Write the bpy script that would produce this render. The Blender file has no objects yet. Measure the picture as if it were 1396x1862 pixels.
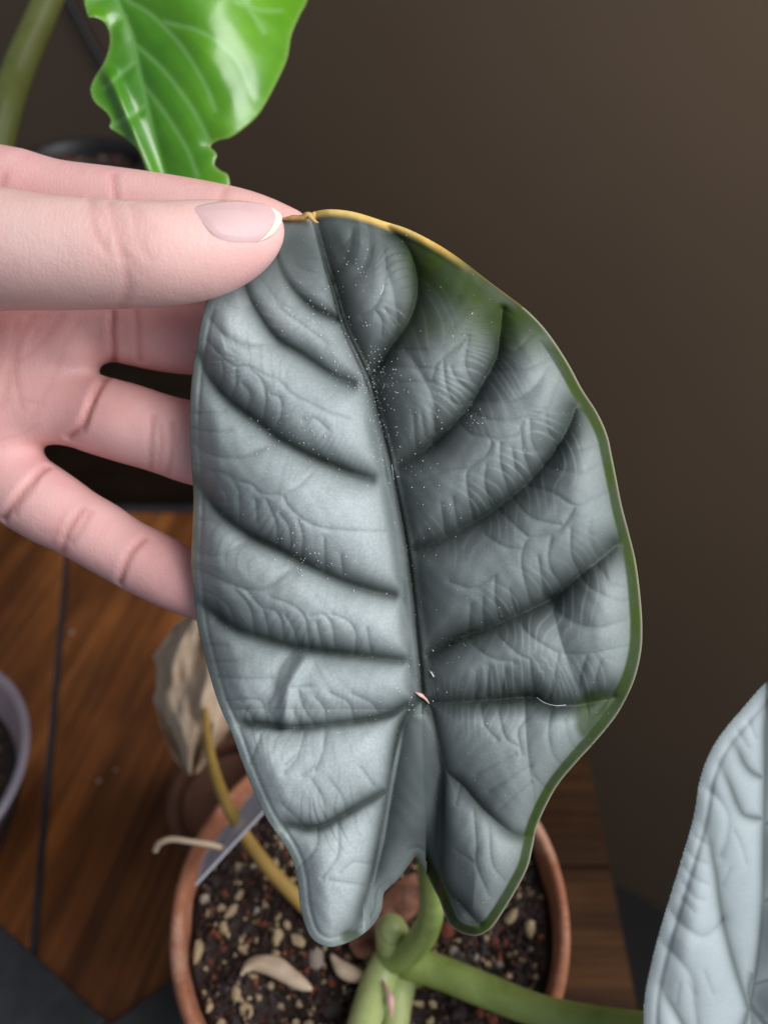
import bpy, bmesh, math, random
import numpy as np
from mathutils import Vector, Matrix
from mathutils.bvhtree import BVHTree

random.seed(7)
RNG = np.random.default_rng(11)
SC = bpy.context.scene
COL = SC.collection
MM = 0.001                                   # everything below is written in millimetres

# ------------------------------------------------------------------ camera
FPX, CX, CY = 1448.0, 698.0, 931.0           # focal length and centre of the photograph in its pixels
PITCH = math.radians(45.0)
CAM = np.array([0.0, 0.0, 350.0])            # 35 cm above the table top
RIGHT = np.array([1.0, 0.0, 0.0])
UP = np.array([0.0, math.sin(PITCH), math.cos(PITCH)])
FWD = np.array([0.0, math.cos(PITCH), -math.sin(PITCH)])
cam_data = bpy.data.cameras.new('camera')
cam = bpy.data.objects.new('camera', cam_data)
COL.objects.link(cam)
cam.location = Vector(CAM * MM)
cam.rotation_euler = (math.pi / 2 - PITCH, 0, 0)
cam_data.sensor_fit = 'VERTICAL'
cam_data.sensor_height = 36.0
cam_data.lens = 36.0 * FPX / 1862.0
cam_data.clip_start = 0.01
cam_data.clip_end = 50.0
cam_data.dof.use_dof = True
cam_data.dof.focus_distance = 0.147
cam_data.dof.aperture_fstop = cam_data.lens / 2.5
SC.camera = cam

# ------------------------------------------------------------------ world, light, exposure
world = bpy.data.worlds.new('World')
SC.world = world
world.use_nodes = True
bg = world.node_tree.nodes['Background']
bg.inputs['Color'].default_value = (0.80, 0.88, 1.0, 1)
bg.inputs['Strength'].default_value = 0.24


def area(name, loc, target, sx, sy, watts, col):
    l = bpy.data.lights.new(name, 'AREA')
    l.shape = 'RECTANGLE'
    l.size, l.size_y = sx, sy
    l.energy = watts
    l.color = col
    o = bpy.data.objects.new(name, l)
    COL.objects.link(o)
    o.location = Vector(loc) * MM
    d = (Vector(target) - Vector(loc))
    o.rotation_euler = d.to_track_quat('-Z', 'Y').to_euler()
    return o


area('window_light', (490, -60, 665), (0, 130, 200), 0.60, 0.66, 9.0, (1.0, 0.985, 0.985))
SC.view_settings.view_transform = 'Standard'
SC.view_settings.look = 'None'
SC.view_settings.exposure = 0.0
SC.view_settings.gamma = 1.0
SC.view_settings.use_curve_mapping = False
SC.cycles.use_denoising = True
SC.cycles.max_bounces = 8
SC.cycles.transparent_max_bounces = 8
SC.cycles.sample_clamp_indirect = 6.0


# ------------------------------------------------------------------ helpers
def camp(px, py, d):
    """photo pixel + distance along the view axis (mm) -> camera-frame mm"""
    px, py, d = np.broadcast_arrays(np.asarray(px, float), np.asarray(py, float), np.asarray(d, float))
    return np.stack([(px - CX) / FPX * d, (CY - py) / FPX * d, d], -1)


def cam2w(p):
    p = np.asarray(p, float)
    return CAM + p[..., 0:1] * RIGHT + p[..., 1:2] * UP + p[..., 2:3] * FWD


def P(px, py, d):
    return cam2w(camp(px, py, d))


def on_table(px, py, z=0.0):
    """point on the horizontal plane z seen at a pixel"""
    r = P(px, py, 1.0) - CAM
    t = (z - CAM[2]) / r[2]
    return CAM + r * t


def empty(name, loc, label=None, cat=None, group=None):
    o = bpy.data.objects.new(name, None)
    o.empty_display_size = 0.01
    COL.objects.link(o)
    o.location = Vector(np.asarray(loc, float) * MM)
    tag(o, label, cat, group)
    return o


def tag(o, label=None, cat=None, group=None, kind=None):
    if label: o['label'] = label
    if cat: o['category'] = cat
    if group: o['group'] = group
    if kind: o['kind'] = kind
    return o


def wloc(o):
    v = np.zeros(3)
    while o is not None:
        v += np.array(o.location) / MM
        o = o.parent
    return v


def build(name, verts, faces, mat, parent=None, origin=None, smooth=True, attrs=None):
    """verts in world mm; linked as ONE mesh object"""
    verts = np.asarray(verts, float)
    base = wloc(parent) if parent is not None else np.zeros(3)
    org = np.asarray(origin, float) if origin is not None else (base if parent is not None else verts.mean(0) * [1, 1, 0] + [0, 0, verts[:, 2].min()])
    me = bpy.data.meshes.new(name)
    loc = (verts - org) * MM
    if isinstance(faces, np.ndarray):
        n, k = faces.shape
        me.vertices.add(len(loc))
        me.vertices.foreach_set('co', loc.astype(np.float32).ravel())
        me.loops.add(n * k)
        me.loops.foreach_set('vertex_index', faces.astype(np.int32).ravel())
        me.polygons.add(n)
        me.polygons.foreach_set('loop_start', np.arange(0, n * k, k, dtype=np.int32))
        me.update(calc_edges=True)
        me.validate()
    else:
        me.from_pydata(loc.tolist(), [], faces)
        me.update()
    me.polygons.foreach_set('use_smooth', np.full(len(me.polygons), smooth, dtype=bool))
    if attrs:
        for k, a in attrs.items():
            at = me.attributes.new(k, 'FLOAT_COLOR', 'POINT')
            a4 = np.ones((len(verts), 4), np.float32)
            a4[:, :a.shape[1]] = a
            at.data.foreach_set('color', a4.ravel())
    me.materials.append(mat)
    o = bpy.data.objects.new(name, me)
    COL.objects.link(o)
    if parent is not None:
        o.parent = parent
    o.location = Vector((org - base) * MM)
    return o


def catmull(pts, n=6):
    pts = [np.asarray(p, float) for p in pts]
    if len(pts) < 3:
        return np.array([pts[0] + (pts[-1] - pts[0]) * t for t in np.linspace(0, 1, n + 1)])
    q = [2 * pts[0] - pts[1]] + pts + [2 * pts[-1] - pts[-2]]
    out = []
    for i in range(1, len(q) - 2):
        a, b, c, d = q[i - 1], q[i], q[i + 1], q[i + 2]
        for t in np.linspace(0, 1, n, endpoint=False):
            out.append(0.5 * (2 * b + (c - a) * t + (2 * a - 5 * b + 4 * c - d) * t * t + (3 * b - a - 3 * c + d) * t ** 3))
    out.append(pts[-1])
    return np.array(out)


def tube(pts, radii, seg=20, n=8, flat=1.0, wob=0.0):
    """tapered tube with rounded ends along a smooth curve"""
    data = [np.append(np.asarray(p, float), r) for p, r in zip(pts, radii)]
    c = catmull(data, n)
    cen, rad = c[:, :3], np.maximum(c[:, 3], 0.02)
    tan = np.gradient(cen, axis=0)
    tan /= np.linalg.norm(tan, axis=1, keepdims=True)
    # round caps
    for end in (0, -1):
        extra = []
        for a in (0.45, 0.8, 0.97):
            sgn = -1 if end == 0 else 1
            extra.append((cen[end] + sgn * tan[end] * rad[end] * a * 0.8, rad[end] * math.sqrt(1 - a * a)))
        if end == 0:
            extra = extra[::-1]
            cen = np.vstack([[e[0] for e in extra], cen]); rad = np.concatenate([[e[1] for e in extra], rad])
            tan = np.vstack([[tan[0]] * 3, tan])
        else:
            cen = np.vstack([cen, [e[0] for e in extra]]); rad = np.concatenate([rad, [e[1] for e in extra]])
            tan = np.vstack([tan, [tan[-1]] * 3])
    ref = np.array([0.31, 0.2, 0.93])
    V = []
    nrm = np.cross(tan[0], ref); nrm /= np.linalg.norm(nrm)
    for i in range(len(cen)):
        nrm = nrm - tan[i] * np.dot(nrm, tan[i]); nrm /= np.linalg.norm(nrm)
        b = np.cross(tan[i], nrm)
        for k in range(seg):
            a = 2 * math.pi * k / seg
            w = 1 + wob * math.sin(3 * a + i * 0.7) * 0.5 + wob * (random.random() - 0.5)
            V.append(cen[i] + (nrm * math.cos(a) + b * math.sin(a) * flat) * rad[i] * w)
    F = []
    m = len(cen)
    for i in range(m - 1):
        for k in range(seg):
            k2 = (k + 1) % seg
            F.append((i * seg + k, i * seg + k2, (i + 1) * seg + k2, (i + 1) * seg + k))
    F.append(tuple(range(seg))[::-1])
    F.append(tuple((m - 1) * seg + k for k in range(seg)))
    return np.array(V), F


def lathe(profile, center, seg=96, wob=0.0):
    """closed profile [(r,z),...] turned round a vertical axis"""
    V, F = [], []
    n = len(profile)
    for k in range(seg):
        a = 2 * math.pi * k / seg
        for j, (r, z) in enumerate(profile):
            rr = r * (1 + wob * math.sin(2 * a + 0.6) + wob * 0.6 * math.sin(5 * a + j))
            V.append((center[0] + rr * math.cos(a), center[1] + rr * math.sin(a), center[2] + z))
    for k in range(seg):
        k2 = (k + 1) % seg
        for j in range(n):
            j2 = (j + 1) % n
            F.append((k * n + j, k2 * n + j, k2 * n + j2, k * n + j2))
    return np.array(V), F


def prism(poly, z0, z1, bevel=0.8):
    """bevelled slab over a convex polygon [(x,y)...] (counter-clockwise)"""
    poly = np.asarray(poly, float)
    c = poly.mean(0)
    n = len(poly)

    def inset(d):
        out = []
        for i in range(n):
            a, b, e = poly[i - 1], poly[i], poly[(i + 1) % n]
            u = (b - a) / np.linalg.norm(b - a); v = (e - b) / np.linalg.norm(e - b)
            nu, nv = np.array([-u[1], u[0]]), np.array([-v[1], v[0]])
            bis = nu + nv
            out.append(b + bis / np.dot(bis, bis) * 2 * d)
        return np.array(out)
    rings = [(inset(0), z0), (inset(0), z1 - bevel), (inset(bevel * 0.3), z1 - bevel * 0.3), (inset(bevel), z1)]
    V, F = [], []
    for p, z in rings:
        V += [(x, y, z) for x, y in p]
    for r in range(3):
        for i in range(n):
            j = (i + 1) % n
            F.append((r * n + i, r * n + j, (r + 1) * n + j, (r + 1) * n + i))
    F.append(tuple(range(n))[::-1])
    F.append(tuple(3 * n + i for i in range(n)))
    return np.array(V), F


def box(x0, x1, y0, y1, z0, z1, bevel=0.8):
    return prism([(x0, y0), (x1, y0), (x1, y1), (x0, y1)], z0, z1, bevel)


def sstep(a, b, x):
    t = np.clip((x - a) / (b - a), 0, 1)
    return t * t * (3 - 2 * t)


# ------------------------------------------------------------------ materials
class NT:
    def __init__(self, name):
        self.m = bpy.data.materials.new(name)
        self.m.use_nodes = True
        self.t = self.m.node_tree
        self.b = self.t.nodes['Principled BSDF']
        self.tc = self.t.nodes.new('ShaderNodeTexCoord')

    def n(self, kind, **kw):
        x = self.t.nodes.new('ShaderNode' + kind)
        for k, v in kw.items():
            setattr(x, k, v)
        return x

    def l(self, a, b):
        self.t.links.new(a, b)

    def coords(self, scale=(1, 1, 1), rot=(0, 0, 0), which='Object'):
        mp = self.n('Mapping')
        mp.inputs['Scale'].default_value = scale
        mp.inputs['Rotation'].default_value = rot
        self.l(self.tc.outputs[which], mp.inputs['Vector'])
        return mp.outputs['Vector']

    def noise(self, scale, detail=4, rough=0.55, vec=None, dist=0.0):
        x = self.n('TexNoise')
        x.inputs['Scale'].default_value = scale
        x.inputs['Detail'].default_value = detail
        x.inputs['Roughness'].default_value = rough
        x.inputs['Distortion'].default_value = dist
        self.l(vec if vec is not None else self.tc.outputs['Object'], x.inputs['Vector'])
        return x.outputs['Fac']

    def ramp(self, fac, stops):
        x = self.n('ValToRGB')
        e = x.color_ramp.elements
        while len(e) > 1:
            e.remove(e[-1])
        e[0].position = stops[0][0]; e[0].color = (*stops[0][1], 1)
        for p, c in stops[1:]:
            k = e.new(p); k.color = (*c, 1)
        self.l(fac, x.inputs['Fac'])
        return x.outputs['Color']

    def mix(self, fac, a, b, blend='MIX'):
        x = self.n('Mix', data_type='RGBA', blend_type=blend)
        for s, v in ((x.inputs['Factor'], fac), (x.inputs['A'], a), (x.inputs['B'], b)):
            if isinstance(v, (int, float)):
                s.default_value = v
            elif isinstance(v, tuple):
                s.default_value = (*v, 1)
            else:
                self.l(v, s)
        return x.outputs['Result']

    def math(self, op, a, b=0.0, clamp=False):
        x = self.n('Math', operation=op, use_clamp=clamp)
        for s, v in zip(x.inputs, (a, b)):
            if isinstance(v, (int, float)):
                s.default_value = v
            else:
                self.l(v, s)
        return x.outputs['Value']

    def attr(self, name):
        a = self.n('Attribute', attribute_name=name)
        s = self.n('SeparateColor')
        self.l(a.outputs['Color'], s.inputs['Color'])
        return s.outputs['Red'], s.outputs['Green'], s.outputs['Blue'], a.outputs['Alpha']

    def bump(self, h, strength=0.3, dist=0.0005, prev=None):
        x = self.n('Bump')
        x.inputs['Strength'].default_value = strength
        x.inputs['Distance'].default_value = dist
        self.l(h, x.inputs['Height'])
        if prev is not None:
            self.l(prev, x.inputs['Normal'])
        return x.outputs['Normal']

    def out(self, color=None, rough=None, normal=None, **kw):
        for s, v in (('Base Color', color), ('Roughness', rough), ('Normal', normal)):
            if v is None: continue
            if isinstance(v, (int, float)):
                self.b.inputs[s].default_value = v
            elif isinstance(v, tuple):
                self.b.inputs[s].default_value = (*v, 1)
            else:
                self.l(v, self.b.inputs[s])
        for k, v in kw.items():
            self.b.inputs[k.replace('_', ' ')].default_value = v
        return self.m


def mat_wall():
    t = NT('wall_paint')
    a = t.noise(3.0, 3)
    c = t.ramp(a, [(0.3, (0.115, 0.077, 0.048)), (0.7, (0.140, 0.095, 0.060))])
    f = t.noise(900, 2)
    v = t.n('TexVoronoi'); v.inputs['Scale'].default_value = 22.0
    t.l(t.tc.outputs['Object'], v.inputs['Vector'])
    spot = t.ramp(v.outputs['Distance'], [(0.0, (1, 1, 1)), (0.035, (1, 1, 1)), (0.06, (0, 0, 0))])
    pick = t.math('GREATER_THAN', t.noise(7.0, 1), 0.56)
    c = t.mix(t.math('MULTIPLY', spot, t.math('MULTIPLY', pick, 0.45)), c, (0.02, 0.015, 0.012))
    return t.out(c, 0.62, t.bump(f, 0.15, 0.0006))


def mat_wood(name, dark, mid, light, rot=0.0, seed=0.0, gscale=1.0):
    t = NT(name)
    mp = t.n('Mapping')
    mp.inputs['Rotation'].default_value = (0, 0, rot)
    mp.inputs['Location'].default_value = (seed, seed * 1.7, 0)
    t.l(t.tc.outputs['Object'], mp.inputs['Vector'])
    st = t.n('Mapping'); st.inputs['Scale'].default_value = (60 * gscale, 5 * gscale, 20)
    t.l(mp.outputs['Vector'], st.inputs['Vector'])
    a = t.noise(1.0, 6, 0.6, st.outputs['Vector'], 0.6)
    st2 = t.n('Mapping'); st2.inputs['Scale'].default_value = (260 * gscale, 8, 60)
    t.l(mp.outputs['Vector'], st2.inputs['Vector'])
    b = t.noise(1.0, 4, 0.6, st2.outputs['Vector'])
    blot = t.noise(16.0, 3, 0.5, mp.outputs['Vector'])
    c = t.ramp(a, [(0.28, dark), (0.5, mid), (0.72, light)])
    c = t.mix(t.ramp(b, [(0.35, (0.55, 0.55, 0.55)), (0.6, (0, 0, 0))]), c, tuple(x * 0.35 for x in dark))
    c = t.mix(t.ramp(blot, [(0.40, (0.5, 0.5, 0.5)), (0.62, (0, 0, 0))]), c, tuple(x * 0.6 for x in dark))
    r = t.math('ADD', t.math('MULTIPLY', a, 0.25), 0.36)
    t.b.inputs['Specular IOR Level'].default_value = 0.28 if name.startswith('stained') else 0.08
    return t.out(c, r, t.bump(b, 0.25, 0.0003))


def mat_slate():
    t = NT('slate')
    a = t.noise(45, 6, 0.65)
    b = t.noise(300, 4)
    c = t.ramp(a, [(0.3, (0.018, 0.020, 0.023)), (0.7, (0.050, 0.053, 0.058))])
    return t.out(c, 0.6, t.bump(t.math('ADD', a, t.math('MULTIPLY', b, 0.4)), 0.5, 0.0012))


def mat_terracotta(name, tone=1.0, lime=0.5):
    t = NT(name)
    a = t.noise(60, 5, 0.6)
    c = t.ramp(a, [(0.3, (0.27 * tone, 0.095 * tone, 0.048 * tone)), (0.7, (0.40 * tone, 0.165 * tone, 0.088 * tone))])
    w = t.noise(38, 6, 0.7)
    c = t.mix(t.ramp(w, [(0.5, (0, 0, 0)), (0.72, (lime, lime, lime))]), c, (0.55 * tone, 0.36 * tone, 0.28 * tone))
    f = t.noise(700, 3)
    return t.out(c, 0.8, t.bump(t.math('ADD', f, t.math('MULTIPLY', a, 2.0)), 0.3, 0.0005))


def mat_simple(name, c1, c2, scale, rough, bump=0.2, bscale=400, **kw):
    t = NT(name)
    c = t.ramp(t.noise(scale, 5, 0.6), [(0.3, c1), (0.7, c2)])
    return t.out(c, rough, t.bump(t.noise(bscale, 3), bump, 0.0005), **kw)


def mat_silver_leaf(name, silver_a, silver_b, grain=0.24):
    """attribute pig: R dark vein pigment plus painted shade, G bare green, B yellowed, A faint tertiary lines"""
    t = NT(name)
    R, G, B, A = t.attr('leaf_tone')
    n1 = t.noise(170, 5, 0.65)
    n2 = t.noise(1700, 3, 0.6)
    n3 = t.noise(55, 4, 0.5)
    c = t.ramp(n3, [(0.3, silver_a), (0.7, silver_b)])
    c = t.mix(t.math('MULTIPLY', t.ramp(n2, [(0.42, (1, 1, 1)), (0.62, (0, 0, 0))]), grain), c, (0.16, 0.21, 0.20))
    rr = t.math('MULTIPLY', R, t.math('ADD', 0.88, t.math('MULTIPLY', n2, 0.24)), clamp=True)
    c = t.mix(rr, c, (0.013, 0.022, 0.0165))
    c = t.mix(t.math('MULTIPLY', A, 0.45), c, (0.07, 0.10, 0.095))
    gg = t.math('MULTIPLY', G, t.math('ADD', 0.7, t.math('MULTIPLY', n1, 0.6)), clamp=True)
    c = t.mix(gg, c, t.ramp(n1, [(0.3, (0.016, 0.031, 0.008)), (0.7, (0.042, 0.070, 0.013))]))
    c = t.mix(B, c, t.ramp(n1, [(0.3, (0.60, 0.33, 0.045)), (0.7, (0.78, 0.60, 0.22))]))
    rough = t.math('ADD', 0.40, t.math('MULTIPLY', n2, 0.16))
    nb = t.bump(n2, 0.10, 0.00015)
    nb = t.bump(n1, 0.10, 0.0004, nb)
    t.b.inputs['Specular IOR Level'].default_value = 0.16
    t.b.inputs['Sheen Weight'].default_value = 0.0
    return t.out(c, rough, nb)


def mat_green_leaf():
    t = NT('glossy_green_leaf')
    R, G, B, A = t.attr('leaf_tone')
    n1 = t.noise(40, 4, 0.55)
    n2 = t.noise(500, 4, 0.6)
    c = t.ramp(n1, [(0.3, (0.035, 0.17, 0.004)), (0.7, (0.11, 0.32, 0.005))])
    c = t.mix(t.math('MULTIPLY', R, 0.55), c, (0.19, 0.40, 0.12))
    c = t.mix(G, c, (0.22, 0.36, 0.09))
    t.b.inputs['Transmission Weight'].default_value = 0.0
    t.b.inputs['Coat Weight'].default_value = 0.65
    t.b.inputs['Coat Roughness'].default_value = 0.24
    return t.out(c, 0.30, t.bump(n2, 0.12, 0.0004))


def mat_stalk(name, c1, c2, rough=0.42):
    t = NT(name)
    v = t.coords((1, 1, 1))
    n = t.noise(90, 4, 0.6, v)
    f = t.noise(900, 3)
    c = t.ramp(n, [(0.3, c1), (0.7, c2)])
    t.b.inputs['Subsurface Weight'].default_value = 0.15
    t.b.inputs['Subsurface Radius'].default_value = (0.002, 0.003, 0.001)
    t.b.inputs['Subsurface Scale'].default_value = 0.6
    return t.out(c, rough, t.bump(f, 0.12, 0.0004))


def mat_skin():
    """attribute skin: R crease, G pinkness, B pale knuckle"""
    t = NT('skin')
    R, G, B, A = t.attr('skin')
    n1 = t.noise(70, 5, 0.6)
    n2 = t.noise(320, 4, 0.6)
    c = t.ramp(n1, [(0.3, (0.76, 0.50, 0.455)), (0.7, (0.82, 0.585, 0.545))])
    pink = t.ramp(n1, [(0.3, (0.74, 0.365, 0.365)), (0.7, (0.82, 0.465, 0.455))])
    c = t.mix(G, c, pink)
    blot = t.noise(28, 3, 0.5)
    c = t.mix(t.math('MULTIPLY', t.ramp(blot, [(0.45, (0, 0, 0)), (0.68, (1, 1, 1))]), 0.35), c, (0.72, 0.33, 0.32))
    c = t.mix(t.math('MULTIPLY', t.ramp(n2, [(0.45, (0, 0, 0)), (0.75, (1, 1, 1))]), 0.18), c, (0.80, 0.55, 0.47))
    c = t.mix(t.math('MULTIPLY', B, 0.5), c, (0.84, 0.64, 0.60))
    c = t.mix(t.math('MULTIPLY', R, 0.5), c, (0.48, 0.15, 0.13))
    v = t.n('TexVoronoi', feature='DISTANCE_TO_EDGE'); v.inputs['Scale'].default_value = 1150
    t.l(t.tc.outputs['Object'], v.inputs['Vector'])
    w = t.n('TexWave'); w.inputs['Scale'].default_value = 330; w.inputs['Distortion'].default_value = 9.0
    w.inputs['Detail Scale'].default_value = 0.6
    t.l(t.tc.outputs['Object'], w.inputs['Vector'])
    nb = t.bump(t.ramp(v.outputs['Distance'], [(0.0, (0, 0, 0)), (0.16, (1, 1, 1))]), 0.16, 0.00012)
    nb = t.bump(w.outputs['Fac'], 0.035, 0.0002, nb)
    nb = t.bump(n2, 0.16, 0.0005, nb)
    nb = t.bump(t.noise(1500, 4, 0.65), 0.16, 0.0003, nb)
    t.b.inputs['Subsurface Weight'].default_value = 0.22
    t.b.inputs['Subsurface Radius'].default_value = (0.004, 0.0014, 0.0008)
    t.b.inputs['Subsurface Scale'].default_value = 0.8
    t.b.inputs['Specular IOR Level'].default_value = 0.35
    return t.out(c, 0.48, nb)


M = {
    'wall': mat_wall(),
    'floor': mat_simple('floor_boards', (0.006, 0.005, 0.0045), (0.010, 0.008, 0.007), 8, 0.8),
    'wood_l': [mat_wood('stained_wood_%d' % i, (0.085, 0.030, 0.011), (0.27, 0.092, 0.025), (0.42, 0.155, 0.040), 0.214, i * 0.37) for i in range(3)],
    'wood_r': mat_wood('dark_stained_wood', (0.018, 0.008, 0.004), (0.048, 0.021, 0.008), (0.085, 0.037, 0.012), math.pi / 2, 0.8),
    'strip': mat_simple('dark_metal', (0.05, 0.052, 0.06), (0.09, 0.092, 0.105), 60, 0.38, Metallic=0.6),
    'slate': mat_slate(),
    'terra': mat_terracotta('terracotta', 1.12, 1.0),
    'terra_dark': mat_terracotta('old_terracotta', 0.28, 0.15),
    'black': mat_simple('black_plastic', (0.008, 0.008, 0.009), (0.014, 0.013, 0.013), 40, 0.5),
    'crate': mat_wood('black_brown_wood', (0.012, 0.008, 0.006), (0.022, 0.014, 0.009), (0.034, 0.020, 0.012), math.pi / 2, 0.2),
    'soil': mat_simple('wet_soil', (0.008, 0.005, 0.004), (0.030, 0.017, 0.013), 260, 0.75, 0.8, 900),
    'crumb': mat_simple('soil_crumbs', (0.010, 0.006, 0.005), (0.085, 0.042, 0.030), 160, 0.75, 0.6, 900),
    'pumice': mat_simple('pumice', (0.46, 0.32, 0.17), (0.70, 0.56, 0.36), 300, 0.85, 0.7, 900),
    'perlite': mat_simple('perlite', (0.36, 0.30, 0.25), (0.56, 0.48, 0.41), 300, 0.85, 0.7, 900),
    'lava': mat_simple('red_lava', (0.17, 0.040, 0.022), (0.30, 0.085, 0.045), 300, 0.85, 0.7, 900),
    'char': mat_simple('charcoal', (0.030, 0.022, 0.024), (0.085, 0.060, 0.062), 300, 0.6, 0.7, 900),
    'bark': mat_simple('bark', (0.06, 0.02, 0.012), (0.27, 0.115, 0.07), 240, 0.8, 0.8, 500),
    'chip': mat_simple('bare_wood_chip', (0.56, 0.42, 0.29), (0.68, 0.55, 0.41), 90, 0.75, 0.4, 500),
    'silver': mat_silver_leaf('silver_leaf', (0.345, 0.402, 0.412), (0.45, 0.508, 0.518)),
    'silver2': mat_silver_leaf('pale_silver_leaf', (0.345, 0.405, 0.430), (0.425, 0.488, 0.515), 0.08),
    'gleaf': mat_green_leaf(),
    'stalk': mat_stalk('green_stalk', (0.20, 0.275, 0.065), (0.34, 0.43, 0.135)),
    'stalk_pale': mat_stalk('pale_green_stalk', (0.31, 0.39, 0.14), (0.48, 0.55, 0.25)),
    'stalk_olive': mat_stalk('olive_stalk', (0.165, 0.195, 0.045), (0.235, 0.265, 0.07)),
    'stalk_dry': mat_stalk('yellowed_stalk', (0.34, 0.21, 0.045), (0.46, 0.30, 0.075), 0.6),
    'dry': mat_simple('dead_leaf', (0.36, 0.25, 0.16), (0.70, 0.56, 0.42), 55, 0.7, 0.5, 260),
    'tip': mat_simple('dried_tip', (0.42, 0.24, 0.08), (0.66, 0.46, 0.20), 300, 0.65),
    'pink': mat_simple('pink_sliver', (0.62, 0.36, 0.32), (0.70, 0.44, 0.40), 200, 0.5),
    'dust': mat_simple('dust', (0.62, 0.64, 0.65), (0.8, 0.81, 0.81), 100, 0.9),
    'skin': mat_skin(),
}


def mat_plastic(name, col, alpha, rough):
    t = NT(name)
    n = t.noise(80, 3)
    c = t.ramp(n, [(0.3, tuple(x * 0.9 for x in col)), (0.7, col)])
    t.b.inputs['Alpha'].default_value = alpha
    return t.out(c, rough, t.bump(n, 0.1, 0.0004))


M['clear_pot'] = mat_plastic('translucent_plastic', (0.46, 0.42, 0.52), 0.5, 0.3)
M['label'] = mat_plastic('clear_label', (0.72, 0.70, 0.80), 0.6, 0.22)
M['label_edge'] = mat_simple('label_edge', (0.72, 0.73, 0.82), (0.82, 0.84, 0.92), 100, 0.3)


def mat_nail(name, a, b, rough):
    t = NT(name)
    c = t.ramp(t.noise(120, 3), [(0.3, a), (0.7, b)])
    t.b.inputs['Subsurface Weight'].default_value = 0.15
    t.b.inputs['Subsurface Radius'].default_value = (0.002, 0.001, 0.001)
    return t.out(c, rough)


M['nail'] = mat_nail('nail', (0.58, 0.385, 0.385), (0.64, 0.44, 0.445), 0.5)
M['nail_white'] = mat_nail('nail_edge', (0.70, 0.63, 0.52), (0.78, 0.72, 0.62), 0.45)

# ------------------------------------------------------------------ the setting: wall, floor
WA = math.radians(30)
wp = np.array([325.0, 385.0, 0.0])
wd = np.array([math.cos(WA), -math.sin(WA), 0])
wn = np.array([-math.sin(WA), -math.cos(WA), 0])
a, b = wp - wd * 3200, wp + wd * 1200
V = []
for off in (0, -60):
    for q, z in ((a, -740), (b, -740), (b, 1500), (a, 1500)):
        V.append(q + wn * off + np.array([0, 0, z]))
w = build('wall', V, [(0, 1, 2, 3), (7, 6, 5, 4), (0, 4, 5, 1), (1, 5, 6, 2), (2, 6, 7, 3), (3, 7, 4, 0)], M['wall'], smooth=False)
tag(w, 'dark brown painted wall behind the plants', 'wall', kind='structure')
V, F = box(-2700, 1600, -1500, 2200, -760, -740, 1)
tag(build('floor', V, F, M['floor'], smooth=False), 'dark floor below the table', 'floor', kind='structure')

# ------------------------------------------------------------------ table
table = empty('wooden_table', (-80, 180, -740), 'brown stained wooden table carrying the terracotta pot, boards running two ways', 'table')


def xs(s, y):
    return (s - (y - 103) * 0.213) / 0.977 - 141


for i, (s0, s1) in enumerate([(-190, -95.5), (-92.5, -1.4), (1.4, 84)]):
    V, F = prism([(xs(s0, 10), 10), (xs(s1, 10), 10), (xs(s1, 350), 350), (xs(s0, 350), 350)], -18, 0, 1.2)
    build('board', V, F, M['wood_l'][i], table, smooth=False)
for y0, y1 in [(10, 74.5), (75.1, 134.5), (135.1, 189), (189.6, 258), (258.6, 350)]:
    V, F = prism([(xs(86.5, y0), y0), (97, y0), (97, y1), (xs(86.5, y1), y1)], -18, 0, 0.8)
    build('board', V, F, M['wood_r'], table, smooth=False)
for s in (-94, 0, 85.2):
    V, F = prism([(xs(s - 1.35, 10), 10), (xs(s + 1.2, 10), 10), (xs(s + 1.2, 349.5), 349.5), (xs(s - 1.35, 349.5), 349.5)], -18, -0.5, 0.2)
    build('strip', V, F, M['strip'], table, smooth=False)
V, F = box(-390, 98.5, 350.6, 355, -18, 1.2, 0.6)
build('edge_strip', V, F, M['strip'], table, smooth=False)
V, F = box(-380, 88, 16, 346, -34, -18.6, 0.5)
build('under_frame', V, F, M['crate'], table, smooth=False)
for x, y in ((-330, 40), (60, 40), (-370, 320), (60, 320)):
    V, F = box(x - 18, x + 18, y - 18, y + 18, -740, -33, 1)
    build('leg', V, F, M['crate'], table, smooth=False)

# slate tiles on the table
sl = [np.array(p) for p in ((-104.5, 77.0), (-172.0, 121.0))]
d1 = (sl[1] - sl[0]) / np.linalg.norm(sl[1] - sl[0]); n1 = np.array([-d1[1], d1[0]])
poly = [sl[0], sl[0] + d1 * 95, sl[0] + d1 * 95 + n1 * 90, sl[0] + n1 * 90]
V, F = prism(poly, 0.0, 4.2, 0.9)
tag(build('slate_tile', V, F, M['slate'], smooth=False), 'dark grey slate tile with a bevelled edge lying below the clear plastic pot', 'tile')
d2 = np.array([0.81, 0.586]); n2 = np.array([0.586, -0.81])
q = np.array([-102.5, 75.5])
poly = [q, q + n2 * 95, q + n2 * 95 + d2 * 44, q + d2 * 44]
V, F = prism(poly, 0.0, 3.6, 0.9)
tag(build('slate_tile', V, F, M['slate'], smooth=False), 'dark grey slate tile tucked against the large terracotta pot', 'tile')

# dark bench behind the table
bench = empty('low_bench', (-170, 450, -740), 'almost black wooden bench behind the table, under the black pot', 'bench')
for y0, y1 in ((362, 430), (431, 500), (501, 560)):
    V, F = box(-420, -40, y0, y1, 48, 66, 1)
    build('plank', V, F, M['crate'], bench, smooth=False)
V, F = box(-410, -50, 366, 380, -20, 48.2, 1)
build('apron', V, F, M['crate'], bench, smooth=False)
for x, y in ((-400, 390), (-70, 390), (-400, 540), (-70, 540)):
    V, F = box(x - 14, x + 14, y - 14, y + 14, -740, 48.1, 1)
    build('leg', V, F, M['crate'], bench, smooth=False)


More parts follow.
